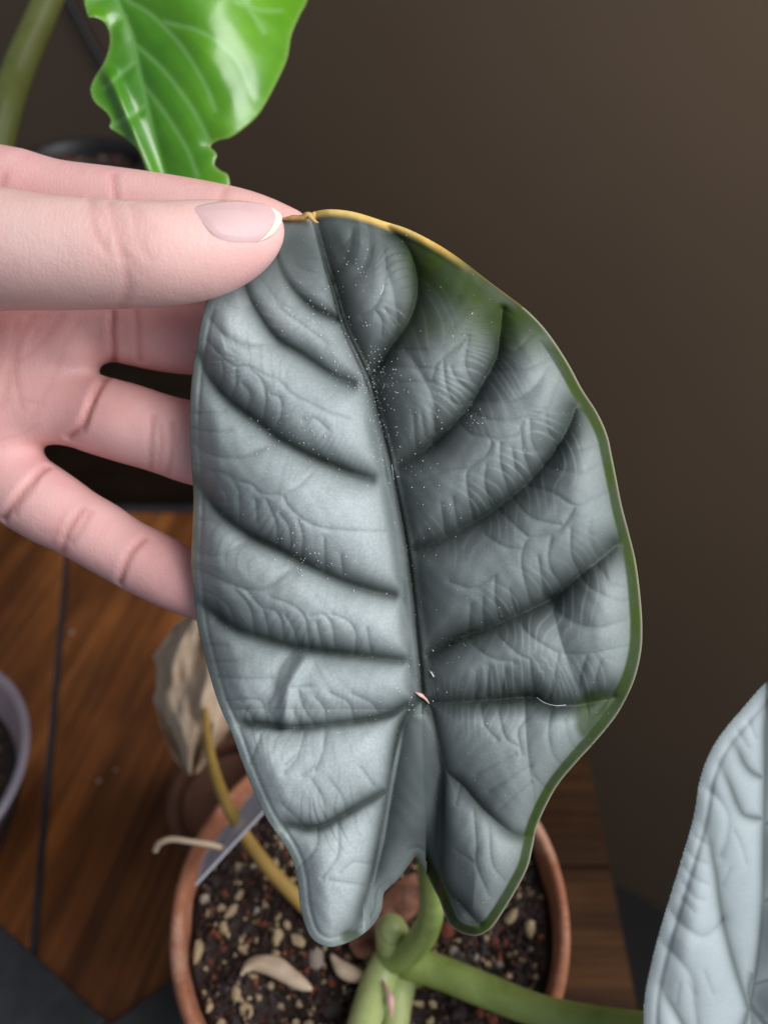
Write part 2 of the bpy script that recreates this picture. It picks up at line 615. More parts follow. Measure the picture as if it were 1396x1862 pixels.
# ------------------------------------------------------------------ stones and soil
def stone_mesh(name, mat, seed, flat=0.8, sub=1):
    bm = bmesh.new()
    bmesh.ops.create_icosphere(bm, subdivisions=sub, radius=1.0)
    r = random.Random(seed)
    ax = Vector((r.uniform(-1, 1), r.uniform(-1, 1), r.uniform(-1, 1))).normalized()
    for v in bm.verts:
        v.co *= r.uniform(0.72, 1.12)
        v.co -= ax * v.co.dot(ax) * 0.25
    for v in bm.verts:
        v.co = Vector((v.co.x, v.co.y * r.uniform(0.80, 0.9), v.co.z * flat))
    me = bpy.data.meshes.new(name)
    bm.to_mesh(me); bm.free()
    me.materials.append(mat)
    return me


STONES = {k: [stone_mesh(k, M[m], i * 13 + len(k)) for i in range(5)] for k, m in
          (('pumice_stone', 'pumice'), ('perlite_grain', 'perlite'), ('lava_stone', 'lava'), ('charcoal_piece', 'char'))}


def soil_disc(center, radius, amp, name, label, n_stones, n_crumbs, smin, smax, cat='soil', seed=3, keep=None, xmin=None):
    """bumpy soil surface with stones (parts) and crumbs (stuff)"""
    rg = np.random.default_rng(seed)
    nr, na = 34, 110
    ph = rg.uniform(0, 6.28, (10, 2)); fr = rg.uniform(0.06, 0.45, (10, 2))

    def hz(x, y):
        h = 0
        for i in range(10):
            h = h + np.sin(x * fr[i, 0] + ph[i, 0]) * np.sin(y * fr[i, 1] + ph[i, 1]) / (1 + 4 * fr[i].max())
        return amp * h * 0.5
    V = [(center[0], center[1], center[2] + hz(0, 0))]
    for i in range(1, nr + 1):
        r = radius * i / nr
        for k in range(na):
            a = 2 * math.pi * k / na
            x, y = r * math.cos(a), r * math.sin(a)
            V.append((center[0] + x, center[1] + y, center[2] + hz(x, y) + (rg.random() - .5) * amp * 0.5))
    F = [(0, 1 + k, 1 + (k + 1) % na) for k in range(na)]
    for i in range(nr - 1):
        for k in range(na):
            k2 = (k + 1) % na
            F.append((1 + i * na + k, 1 + (i + 1) * na + k, 1 + (i + 1) * na + k2, 1 + i * na + k2))
    # close below
    nb = len(V)
    V.append((center[0], center[1], center[2] - 14))
    for k in range(na):
        a = 2 * math.pi * k / na
        V.append((center[0] + radius * .97 * math.cos(a), center[1] + radius * .97 * math.sin(a), center[2] - 14))
    top = 1 + (nr - 1) * na
    for k in range(na):
        k2 = (k + 1) % na
        F.append((top + k, nb + 1 + k, nb + 1 + k2, top + k2))
        F.append((nb, nb + 1 + k2, nb + 1 + k))
    so = build(name, V, F, M['soil'], origin=center)
    tag(so, label, cat)
    kinds = ['pumice_stone', 'perlite_grain', 'lava_stone', 'charcoal_piece']
    placed = 0; tries = 0
    pts = []
    while placed < n_stones and tries < n_stones * 30:
        tries += 1
        a = rg.uniform(0, 2 * math.pi); r = radius * math.sqrt(rg.random()) * 0.965
        x, y = r * math.cos(a), r * math.sin(a)
        if xmin is not None and center[0] + x < xmin: continue
        s = smin + (smax - smin) * rg.random() ** 2.2
        if any((x - u) ** 2 + (y - v) ** 2 < (0.8 * (s + t)) ** 2 for u, v, t in pts): continue
        pts.append((x, y, s))
        k = kinds[rg.choice(4, p=[0.48, 0.08, 0.22, 0.22])]
        o = bpy.data.objects.new(k, STONES[k][int(rg.integers(5))])
        COL.objects.link(o); o.parent = so
        o.location = Vector((x, y, float(hz(x, y)) + s * 0.35)) * MM
        o.rotation_euler = (rg.uniform(-.5, .5), rg.uniform(-.5, .5), rg.uniform(0, 6.28))
        e = rg.uniform(0.86, 1.2)
        o.scale = Vector((s * e, s / e * 0.95, s * rg.uniform(.8, 1.0))) * MM
        placed += 1
    # crumbs
    CV, CF = [], []
    base = np.array([(1, 0, -.4), (-.5, .87, -.4), (-.5, -.87, -.4), (0, 0, 1), (.3, .5, .5)], float)
    tri = [(0, 4, 3), (0, 1, 4), (1, 3, 4), (1, 2, 3), (2, 0, 3), (0, 2, 1)]
    for _ in range(n_crumbs):
        a = rg.uniform(0, 2 * math.pi); r = radius * math.sqrt(rg.random()) * 0.975
        x, y = r * math.cos(a), r * math.sin(a)
        s = rg.uniform(0.35, 1.5)
        q = base * s * rg.uniform(.6, 1.3, (5, 3))
        th = rg.uniform(0, 6.28); c_, s_ = math.cos(th), math.sin(th)
        q = q @ np.array([[c_, s_, 0], [-s_, c_, 0], [0, 0, 1]])
        if rg.random() < .5: q = q[:, [0, 2, 1]]
        n0 = len(CV)
        CV += (q + np.array([center[0] + x, center[1] + y, center[2] + float(hz(x, y)) + s * .3])).tolist()
        CF += [tuple(n0 + i for i in t) for t in tri]
    tag(build('soil_crumbs', CV, CF, M['crumb'], so, smooth=False), kind='stuff')
    for nm, mt, cnt, s0, s1 in (('pumice_grit', 'pumice', n_crumbs // 6, 0.4, 1.3), ('lava_grit', 'lava', n_crumbs // 8, 0.5, 1.5), ('charcoal_grit', 'char', n_crumbs // 6, 0.6, 1.9)):
        CV, CF = [], []
        for _ in range(cnt):
            a = rg.uniform(0, 2 * math.pi); r = radius * math.sqrt(rg.random()) * 0.97
            x, y = r * math.cos(a), r * math.sin(a)
            s = s0 + (s1 - s0) * rg.random() ** 2
            q = base * s * rg.uniform(.6, 1.3, (5, 3))
            th = rg.uniform(0, 6.28); c_, s_ = math.cos(th), math.sin(th)
            q = q @ np.array([[c_, s_, 0], [-s_, c_, 0], [0, 0, 1]])
            n0 = len(CV)
            CV += (q + np.array([center[0] + x, center[1] + y, center[2] + float(hz(x, y)) + s * .55])).tolist()
            CF += [tuple(n0 + i for i in t) for t in tri]
        tag(build(nm, CV, CF, M[mt], so, smooth=False), kind='stuff')
    return so, hz


# ------------------------------------------------------------------ large terracotta pot
PC = np.array([-4.0, 86.0, 0.0])
pot = empty('terracotta_pot', PC, 'large round terracotta pot holding the silver leaved plant', 'pot')
V, F = lathe([(38, 0), (52, 82), (52.6, 84), (48.0, 84), (46.8, 82), (33, 5), (8, 5), (8, 0)], PC, 128, 0.003)
build('pot_body', V, F, M['terra'], pot)
V, F = lathe([(53.5, 76), (57.4, 77), (58.8, 79), (59.4, 90), (59.2, 96.5), (58.6, 99.3), (57.3, 100.1), (55.9, 99.7), (55.2, 98.2), (54.6, 92), (53.0, 84.2), (52.8, 80)], PC, 160, 0.004)
build('rim', V, F, M['terra'], pot)
soil, soil_h = soil_disc(PC + [0, 0, 92.5], 54.0, 2.4, 'potting_soil', 'dark chunky potting mix with tan pumice inside the large terracotta pot', 298, 5200, 1.35, 3.7)

# small terracotta pot behind
SP = np.array([-60.0, 147.0, 0.0])
sp = empty('terracotta_pot', SP, 'small empty dark terracotta pot under the dead leaf', 'pot')
V, F = lathe([(19, 0), (25.5, 34), (22, 34), (16, 3), (4, 3), (4, 0)], SP, 72, 0.004)
build('pot_body', V, F, M['terra_dark'], sp)
V, F = lathe([(25.0, 32), (27.6, 32.5), (28, 40), (27.4, 41.2), (24.2, 41.2), (23.4, 40), (22.2, 33.8)], SP, 72, 0.004)
build('rim', V, F, M['terra_dark'], sp)

# translucent pot at the left
TP = np.array([-196.0, 147.0, 0.0])
tp = empty('plastic_pot', TP, 'clear cloudy plastic pot with a lilac tint standing on the table boards', 'pot')
V, F = lathe([(30, 0), (53, 56), (55, 57), (56, 59.2), (55.2, 60.5), (53, 60.3), (51.2, 57.5), (28.6, 1.6), (5, 1.6), (5, 0)], TP, 96, 0.002)
build('pot_body', V, F, M['clear_pot'], tp)
soil_disc(TP + [0, 0, 44], 45.2, 1.8, 'potting_soil', 'brown potting mix inside the clear plastic pot', 60, 900, 1.4, 3.2, seed=9)

# black nursery pot on the bench
BP = np.array([-176.0, 468.0, 66.0])
bp = empty('plant_pot', BP, 'black plastic nursery pot on the dark bench', 'pot')
V, F = lathe([(27, 0), (35, 96), (37.2, 97), (37.6, 102), (36.4, 102.6), (35.0, 101), (33.6, 96), (26, 2), (5, 2), (5, 0)], BP, 72, 0.004)
build('pot_body', V, F, M['black'], bp)
soil_disc(BP + [0, 0, 93], 33.2, 1.6, 'potting_soil', 'blackish soil inside the black nursery pot', 24, 500, 0.8, 2.4, seed=21)

# black cord hanging down the wall
def on_wall(px, py, lift=0.0):
    r = P(px, py, 1.0) - CAM
    t = np.dot(wp + wn * lift - CAM, wn) / np.dot(r, wn)
    return CAM + r * t


c = [on_wall(70, -110, 3.2), on_wall(125, 0, 3.2), on_wall(158, 62, 3.2), on_wall(190, 118, 3.2), on_wall(226, 178, 3.2), on_wall(268, 262, 3.2), on_wall(300, 380, 3.2), on_wall(315, 520, 3.2)]
V, F = tube(c, [2.9] * len(c), 12, 6)
tag(build('power_cord', V, F, M['black']), 'thin black cord running down the brown wall behind the green leaf', 'cord')

# crumbs on the boards
for (px, py, s, nm) in ((132, 1152, 1.6, 'beside the dark strip below the fingers'), (181, 1422, 1.35, 'in the shade left of the terracotta pot'), (211, 1401, 1.0, 'paler of two near the shade of the pot')):
    q = on_table(px, py, 0)
    o = bpy.data.objects.new('perlite_crumb', STONES['perlite_grain'][1]); COL.objects.link(o)
    o.location = Vector(q * MM) + Vector((0, 0, s * 0.55 * MM)); o.scale = Vector((s, s, s * .7)) * MM
    tag(o, 'white perlite crumb on the boards ' + nm, 'crumb')


# ------------------------------------------------------------------ leaf builder
def seg_dist(gx, gy, lines, reach, sub=5, ret_t=False):
    """distance (px) of every grid point to a set of smooth polylines, capped at reach"""
    D = np.full(gx.shape, float(reach))
    x0, y0 = gx[0, 0], gy[0, 0]
    dx = gx[0, 1] - gx[0, 0]
    ny, nx = gx.shape
    for ln in lines:
        c = catmull(ln, sub)
        for a, b in zip(c[:-1], c[1:]):
            lo = np.minimum(a, b) - reach; hi = np.maximum(a, b) + reach
            i0 = max(0, int((lo[0] - x0) / dx)); i1 = min(nx, int((hi[0] - x0) / dx) + 2)
            j0 = max(0, int((lo[1] - y0) / dx)); j1 = min(ny, int((hi[1] - y0) / dx) + 2)
            if i0 >= i1 or j0 >= j1: continue
            X, Y = gx[j0:j1, i0:i1], gy[j0:j1, i0:i1]
            ab = b - a
            L = max(ab @ ab, 1e-6)
            t = np.clip(((X - a[0]) * ab[0] + (Y - a[1]) * ab[1]) / L, 0, 1)
            d = np.hypot(X - a[0] - t * ab[0], Y - a[1] - t * ab[1])
            np.minimum(D[j0:j1, i0:i1], d, out=D[j0:j1, i0:i1])
    return D


def vein_coords(gx, gy, lines, reach):
    """distance to the nearest vein, arc length along it, side of it, its length and number"""
    D = np.full(gx.shape, float(reach)); S = np.zeros_like(D); G = np.ones_like(D); LN = np.ones_like(D) * 100; ID = np.zeros_like(D)
    x0, y0 = gx[0, 0], gy[0, 0]; dx = gx[0, 1] - gx[0, 0]
    ny, nx = gx.shape
    for n, ln in enumerate(lines):
        c = catmull(ln, 5)
        sl = np.concatenate([[0], np.cumsum(np.linalg.norm(np.diff(c, axis=0), axis=1))])
        for k, (a, b) in enumerate(zip(c[:-1], c[1:])):
            lo = np.minimum(a, b) - reach; hi = np.maximum(a, b) + reach
            i0 = max(0, int((lo[0] - x0) / dx)); i1 = min(nx, int((hi[0] - x0) / dx) + 2)
            j0 = max(0, int((lo[1] - y0) / dx)); j1 = min(ny, int((hi[1] - y0) / dx) + 2)
            if i0 >= i1 or j0 >= j1: continue
            w = (slice(j0, j1), slice(i0, i1))
            X, Y = gx[w], gy[w]
            ab = b - a
            t = np.clip(((X - a[0]) * ab[0] + (Y - a[1]) * ab[1]) / max(ab @ ab, 1e-6), 0, 1)
            d = np.hypot(X - a[0] - t * ab[0], Y - a[1] - t * ab[1])
            m = d < D[w]
            D[w] = np.where(m, d, D[w]); S[w] = np.where(m, sl[k] + t * (sl[k + 1] - sl[k]), S[w])
            G[w] = np.where(m, np.sign(ab[0] * (Y - a[1]) - ab[1] * (X - a[0])), G[w])
            LN[w] = np.where(m, sl[-1], LN[w]); ID[w] = np.where(m, n, ID[w])
    return D, S, G, LN, ID


def inside_poly(gx, gy, poly):
    x, y = gx.ravel(), gy.ravel()
    ins = np.zeros(x.shape, bool)
    n = len(poly)
    for i in range(n):
        (x1, y1), (x2, y2) = poly[i], poly[(i + 1) % n]
        if y1 == y2: continue
        cnd = ((y1 > y) != (y2 > y)) & (x < (x2 - x1) * (y - y1) / (y2 - y1) + x1)
        ins ^= cnd
    return ins.reshape(gx.shape)


def closed_curve(pts, n=6):
    p = [np.asarray(q, float) for q in pts]
    c = catmull(p[-2:] + p + p[:2], n)
    return c[2 * n: 2 * n + len(p) * n]


def leaf_grid(outline, step, sub=6):
    """regular grid snapped to a smooth outline; returns verts(px), quads, grid arrays"""
    oc = closed_curve(outline, sub)
    x0, y0 = oc.min(0) - 2 * step; x1, y1 = oc.max(0) + 2 * step
    gx, gy = np.meshgrid(np.arange(x0, x1, step), np.arange(y0, y1, step))
    ins = inside_poly(gx, gy, oc)
    # nearest outline point for cells near the edge
    fine = catmull(list(oc) + [oc[0]], 6)
    D = seg_dist(gx, gy, [list(oc) + [oc[0]]], 90.0, sub=1)
    sd = np.where(ins, D, -D)
    keep = sd > -0.55 * step
    ny, nx = gx.shape
    cell = keep[:-1, :-1] & keep[1:, :-1] & keep[:-1, 1:] & keep[1:, 1:]
    used = np.zeros((ny, nx), bool)
    used[:-1, :-1] |= cell; used[1:, :-1] |= cell; used[:-1, 1:] |= cell; used[1:, 1:] |= cell
    cnt = np.zeros((ny, nx), int)
    cnt[:-1, :-1] += cell; cnt[1:, :-1] += cell; cnt[:-1, 1:] += cell; cnt[1:, 1:] += cell
    bnd = used & (cnt < 4)
    J, I = np.nonzero(bnd)
    PX, PY = gx.copy(), gy.copy()
    for k in range(0, len(J), 400):
        j, i = J[k:k + 400], I[k:k + 400]
        d2 = (gx[j, i][:, None] - fine[None, :, 0]) ** 2 + (gy[j, i][:, None] - fine[None, :, 1]) ** 2
        m = d2.argmin(1)
        PX[j, i] = fine[m, 0]; PY[j, i] = fine[m, 1]
    sd = np.where(bnd, 0.0, sd)
    # even out the cells next to the margin
    nbr = cell
    for _ in range(9):
        for A in (PX, PY):
            p = np.pad(A, 1, mode='edge')
            avg = (p[:-2, 1:-1] + p[2:, 1:-1] + p[1:-1, :-2] + p[1:-1, 2:]) / 4
            m = used & ~bnd & (sd < 5 * step)
            A[m] = A[m] * 0.4 + avg[m] * 0.6
        hb = np.zeros((ny, nx)); sxx = np.zeros((ny, nx)); syy = np.zeros((ny, nx))
        for (dj, di) in ((0, 1), (1, 0)):
            a_ = (slice(0, ny - dj), slice(0, nx - di)); b_ = (slice(dj, ny), slice(di, nx))
            cc = np.zeros((ny - dj, nx - di), int)
            if di: cc[:-1] += cell; cc[1:] += cell
            else: cc[:, :-1] += cell; cc[:, 1:] += cell
            ed = cc == 1
            for s0, s1 in ((a_, b_), (b_, a_)):
                hb[s0] += ed; sxx[s0] += ed * PX[s1]; syy[s0] += ed * PY[s1]
        tx = PX[J, I] * .4 + .6 * sxx[J, I] / np.maximum(hb[J, I], 1); ty_ = PY[J, I] * .4 + .6 * syy[J, I] / np.maximum(hb[J, I], 1)
        for k in range(0, len(J), 400):
            j, i = J[k:k + 400], I[k:k + 400]
            d2 = (tx[k:k + 400][:, None] - fine[None, :, 0]) ** 2 + (ty_[k:k + 400][:, None] - fine[None, :, 1]) ** 2
            m = d2.argmin(1)
            PX[j, i] = fine[m, 0]; PY[j, i] = fine[m, 1]
    mj, mi = np.nonzero(used & ~bnd & (sd < 5 * step))
    for k in range(0, len(mj), 400):
        j, i = mj[k:k + 400], mi[k:k + 400]
        d2 = (PX[j, i][:, None] - fine[None, :, 0]) ** 2 + (PY[j, i][:, None] - fine[None, :, 1]) ** 2
        sd[j, i] = np.sqrt(d2.min(1))
    idx = -np.ones((ny, nx), int)
    idx[used] = np.arange(used.sum())
    cj, ci = np.nonzero(cell)
    quads = np.stack([idx[cj, ci], idx[cj + 1, ci], idx[cj + 1, ci + 1], idx[cj, ci + 1]], 1)
    return gx, gy, PX, PY, np.maximum(sd, 0), used, quads


def smooth2(a, n):
    for _ in range(n):
        p = np.pad(a, 1, mode='edge')
        a = (p[:-2, 1:-1] + p[2:, 1:-1] + p[1:-1, :-2] + p[1:-1, 2:] + 4 * a) / 8
    return a


def inflate(dist, step, width, length, iters=500):
    """height of a sheet blown up between veins (0 on them, 1 far away): screened Poisson, no ridges"""
    k = 2
    d = dist[::k, ::k]
    fixed = d < width
    L = length / (step * k)
    phi = np.where(fixed, 0.0, 0.6)
    for _ in range(iters):
        p = np.pad(phi, 1, mode='edge')
        phi = (p[:-2, 1:-1] + p[2:, 1:-1] + p[1:-1, :-2] + p[1:-1, 2:] + 1 / L ** 2) / (4 + 1 / L ** 2)
        phi[fixed] = 0
    ny, nx = dist.shape
    jj = np.minimum(np.arange(ny) / k, phi.shape[0] - 1.001); ii = np.minimum(np.arange(nx) / k, phi.shape[1] - 1.001)
    j0 = jj.astype(int); i0 = ii.astype(int); fj = (jj - j0)[:, None]; fi = (ii - i0)[None, :]
    a = phi[np.ix_(j0, i0)]; b = phi[np.ix_(j0, i0 + 1)]; c = phi[np.ix_(j0 + 1, i0)]; e = phi[np.ix_(j0 + 1, i0 + 1)]
    return smooth2(a * (1 - fj) * (1 - fi) + b * (1 - fj) * fi + c * fj * (1 - fi) + e * fj * fi, 2)


def crop(ox, oy, s, *lines):
    return [[(ox + x / s, oy + y / s) for x, y in l] for l in lines]


def sheet(name, mat, parent, PX, PY, depth, used, quads, thick, attrs=None, **kw):
    """front and back face of a blade joined along its margin"""
    x, y, d = PX[used], PY[used], depth[used]
    n = len(x)
    W = np.vstack([P(x, y, d), P(x, y, d + thick)])
    e = np.vstack([quads[:, [0, 1]], quads[:, [1, 2]], quads[:, [2, 3]], quads[:, [3, 0]]])
    key = np.minimum(e[:, 0], e[:, 1]) * (n + 1) + np.maximum(e[:, 0], e[:, 1])
    u, inv, cnt = np.unique(key, return_inverse=True, return_counts=True)
    be = e[cnt[inv] == 1]
    side_q = np.stack([be[:, 1], be[:, 0], be[:, 0] + n, be[:, 1] + n], 1)
    Q = np.vstack([quads, quads[:, ::-1] + n, side_q])
    if attrs:
        attrs = {k: np.vstack([v, v]) for k, v in attrs.items()}
    return build(name, W, Q, mat, parent, attrs=attrs, **kw)


def finish_leaf(name, mat, parent, PX, PY, depth, used, quads, leaf_tone, thick):
    return sheet(name, mat, parent, PX, PY, depth, used, quads, thick, {'leaf_tone': np.stack([a[used] for a in leaf_tone], 1)})


# ------------------------------------------------------------------ silver leaved plant
CROWN = P(722, 1742, 226)
base_pt = np.array([CROWN[0], CROWN[1], 89.0])
plant = empty('silver_leaf_plant', base_pt, 'silver grey leaved plant with dark sunken veins, one leaf held by the hand', 'plant')

outline = [(508, 400), (530, 393), (556, 389), (584, 382), (612, 381), (650, 387), (700, 403), (740, 416), (790, 441), (835, 470), (880, 505), (920, 535), (955, 562), (985, 592), (1010, 625), (1035, 665), (1058, 708), (1085, 750), (1103, 790), (1112, 830), (1120, 870), (1130, 920), (1143, 970), (1155, 1020), (1163, 1080), (1167, 1140), (1164, 1190), (1150, 1243), (1122, 1298), (1085, 1345), (1046, 1388), (1016, 1424), (995, 1460), (976, 1503), (968, 1540), (959, 1577), (940, 1615), (916, 1655), (897, 1683), (880, 1697), (862, 1702), (837, 1696), (817, 1681), (806, 1657), (798, 1635), (785, 1610), (770, 1580), (760, 1562), (755, 1558), (747, 1568), (725, 1597), (704, 1617), (697, 1628), (693, 1655), (679, 1681), (655, 1702), (627, 1716), (600, 1722), (578, 1715), (562, 1699), (551, 1670), (545, 1640), (540, 1595), (530, 1560), (510, 1525), (486, 1490), (462, 1440), (440, 1385), (420, 1330), (400, 1285), (385, 1240), (372, 1190), (360, 1140), (353, 1080), (348, 1020), (350, 960), (352, 900), (348, 840), (345, 780), (346, 730), (350, 680), (358, 630), (367, 580), (379, 540), (398, 512), (430, 478), (468, 434)]
midrib = [(572, 402), (577, 420), (593, 481), (609, 532), (626, 592), (653, 650), (672, 692), (684, 740), (702, 812), (713, 862), (727, 930), (740, 1005), (750, 1085), (757, 1160), (763, 1220), (766, 1268)]
prim_left = [
    [(643, 700), (599, 680), (549, 646), (502, 616), (465, 565), (446, 518), (448, 490)],
    [(613, 582), (566, 559), (529, 522), (508, 478), (502, 440)],
    [(677, 872), (623, 855), (559, 828), (505, 798), (475, 774), (424, 737), (397, 710), (374, 680), (364, 650)],
    [(717, 1084), (667, 1072), (616, 1055), (566, 1032), (505, 1000), (455, 975), (407, 941), (380, 911), (355, 877)],
    [(731, 1202), (667, 1195), (599, 1187), (532, 1177), (492, 1166), (431, 1146), (391, 1119), (367, 1102)],
    [(741, 1284), (710, 1301), (667, 1311), (599, 1320), (545, 1325), (518, 1325), (481, 1320), (438, 1318)],
    [(762, 1274), (744, 1290), (728, 1321), (717, 1363), (707, 1423), (698, 1479), (689, 1526), (675, 1596), (661, 1642), (647, 1684), (630, 1704)],
    [(700, 1442), (633, 1479), (577, 1507), (516, 1503)],
]
prim_right = [
    [(670, 683), (687, 666), (710, 633), (741, 589), (756, 549), (759, 512), (751, 474), (734, 441), (706, 415)],
    [(719, 852), (752, 830), (784, 809), (823, 773), (859, 730), (881, 691), (902, 651), (909, 601), (913, 562)],
    [(741, 999), (787, 988), (830, 966), (881, 938), (931, 902), (967, 870), (1002, 827), (1031, 780), (1045, 741)],
    [(777, 1192), (829, 1162), (881, 1144), (941, 1118), (1000, 1090), (1052, 1047), (1090, 1017), (1119, 991)],
    [(772, 1278), (848, 1276), (941, 1268), (970, 1268), (1004, 1283), (1052, 1281), (1116, 1267)],
    [(772, 1272), (784, 1290), (796, 1340), (808, 1392), (814, 1405), (842, 1428), (870, 1461), (903, 1493), (935, 1517), (966, 1521)],
    [(810, 1398), (807, 1440), (807, 1526), (809, 1605), (842, 1647), (872, 1682)],
]
sec = [[(623, 522), (653, 498), (667, 470), (672, 440), (668, 415)], [(602, 500), (622, 478), (636, 450), (640, 418)], [(690, 664), (720, 600), (716, 540), (700, 480)], [(786, 806), (790, 740), (772, 690), (740, 640)], [(859, 730), (895, 732), (931, 730), (967, 709), (999, 666)],
       [(1000, 1090), (1015, 1114), (1045, 1132), (1090, 1140), (1138, 1125)]]
sec += crop(330, 360, 2.97, [(155, 650), (230, 740), (350, 795), (500, 780)], [(210, 520), (250, 570), (310, 590), (390, 570)],
            [(55, 1310), (130, 1370), (220, 1400), (330, 1400), (430, 1360), (480, 1330)])
sec += crop(330, 850, 2.97, [(90, 460), (180, 475), (270, 450), (350, 390)], [(90, 550), (200, 600), (320, 650), (400, 660), (480, 640), (580, 560)],
            [(590, 1000), (530, 1100), (500, 1220), (470, 1300), (520, 1400)])
ter = crop(330, 360, 2.97,
           [(140, 770), (230, 870), (300, 910), (350, 905), (440, 950), (520, 980), (600, 1060), (700, 1110), (800, 1160), (900, 1190)],
           [(220, 880), (225, 960), (200, 1030)], [(295, 910), (295, 1000), (270, 1080)], [(350, 905), (430, 980), (455, 1080), (440, 1200)],
           [(330, 1000), (370, 1060), (350, 1150)], [(480, 1060), (530, 1080), (540, 1160), (510, 1240)], [(60, 1160), (130, 1165), (230, 1150)],
           [(60, 1240), (130, 1260), (210, 1260), (260, 1250)], [(70, 1440), (170, 1470), (260, 1510), (310, 1590)], [(310, 1530), (380, 1550), (430, 1600)],
           [(500, 510), (530, 590), (620, 660), (700, 720), (780, 780)], [(620, 330), (700, 330), (770, 340)], [(600, 310), (640, 380), (740, 410)],
           [(440, 440), (520, 560), (590, 590)], [(970, 640), (1040, 590), (1090, 490), (1100, 350), (1090, 250)], [(1040, 600), (1080, 660), (1080, 740)],
           [(1100, 600), (1150, 680)], [(800, 310), (870, 260), (920, 200)], [(1060, 920), (1200, 915), (1360, 920)], [(1060, 990), (1200, 995), (1360, 990)],
           [(1150, 825), (1310, 820)], [(660, 1200), (720, 1190), (790, 1250)], [(180, 1470), (190, 1540), (170, 1600)])
ter += crop(680, 440, 2.792,
            [(300, 640), (350, 590), (480, 480)], [(290, 710), (310, 640)], [(350, 600), (360, 700), (390, 800), (440, 830)], [(480, 480), (460, 600), (480, 680), (525, 750)],
            [(390, 640), (420, 700), (500, 770)], [(635, 570), (720, 550), (800, 470)], [(600, 660), (740, 650), (830, 620), (890, 590)],
            [(480, 860), (580, 900), (660, 905), (760, 890), (870, 850), (920, 740), (960, 660)], [(560, 980), (620, 1000), (720, 980), (750, 920)],
            [(440, 930), (500, 980), (590, 1000), (570, 1080), (480, 1150), (470, 1230), (500, 1400)], [(640, 1020), (640, 1120), (680, 1270)],
            [(570, 1130), (560, 1220), (590, 1340)], [(700, 1050), (720, 1180)], [(740, 930), (760, 1080), (800, 1190)], [(870, 850), (880, 950), (920, 1040)],
            [(790, 900), (800, 1020), (860, 1130)], [(890, 1150), (980, 1165), (1060, 1165), (1120, 1140)], [(940, 1080), (1000, 1060), (1160, 1030)],
            [(780, 1240), (900, 1270), (1020, 1340), (1100, 1310), (1190, 1260)], [(700, 1300), (800, 1400), (960, 1440)],
            [(640, 1370), (760, 1480), (800, 1500), (900, 1480), (960, 1440), (1020, 1340)], [(1100, 1430), (1090, 1490), (1110, 1560)], [(900, 1490), (890, 1560)],
            [(240, 870), (260, 990)], [(290, 850), (310, 960)], [(200, 880), (210, 1040)], [(160, 1250), (280, 1200), (380, 1160), (470, 1150)], [(400, 1300), (420, 1430)], [(340, 1330), (360, 1480)])
ter += crop(330, 850, 2.97,
            [(110, 20), (200, 20), (270, 50), (310, 130), (315, 290)], [(170, 60), (180, 130), (160, 180)], [(210, 95), (250, 170), (240, 250)],
            [(310, 75), (370, 90), (430, 140), (540, 150), (570, 200), (640, 270), (740, 320), (900, 340), (1110, 345)], [(540, 150), (620, 110), (700, 40)],
            [(400, 180), (410, 300)], [(460, 180), (510, 300), (515, 400)], [(530, 250), (580, 320), (590, 420)], [(630, 280), (655, 380), (645, 480)],
            [(770, 380), (775, 560)], [(860, 470), (870, 570)], [(90, 280), (190, 290)], [(290, 640), (350, 660), (380, 700), (440, 760), (500, 770), (540, 830), (550, 930)],
            [(110, 660), (180, 690), (260, 760), (285, 860)], [(190, 720), (200, 780), (190, 820)], [(290, 660), (370, 760), (395, 900)], [(440, 760), (470, 880), (470, 920)],
            [(560, 800), (600, 860), (630, 960)], [(480, 700), (590, 740), (660, 800), (680, 880), (690, 970)], [(690, 800), (760, 790), (810, 850), (825, 960)],
            [(730, 840), (755, 960)], [(810, 790), (900, 830), (940, 900), (935, 1000)], [(1000, 870), (1020, 990)], [(130, 960), (240, 960)], [(150, 1050), (290, 1045)],
            [(190, 1130), (340, 1140), (480, 1135)], [(240, 1255), (410, 1255), (450, 1310), (460, 1390)], [(290, 1310), (350, 1310), (390, 1370)],
            [(600, 1300), (640, 1400)], [(630, 1200), (660, 1300), (720, 1390)], [(600, 1190), (690, 1180)], [(720, 1240), (770, 1300), (780, 1370)], [(800, 1215), (900, 1270), (930, 1360)],
            [(920, 1220), (1020, 1270), (1060, 1320)], [(660, 1430), (640, 1520), (560, 1600)], [(780, 1430), (760, 1540), (720, 1634)], [(440, 1420), (400, 1520), (370, 1600)])
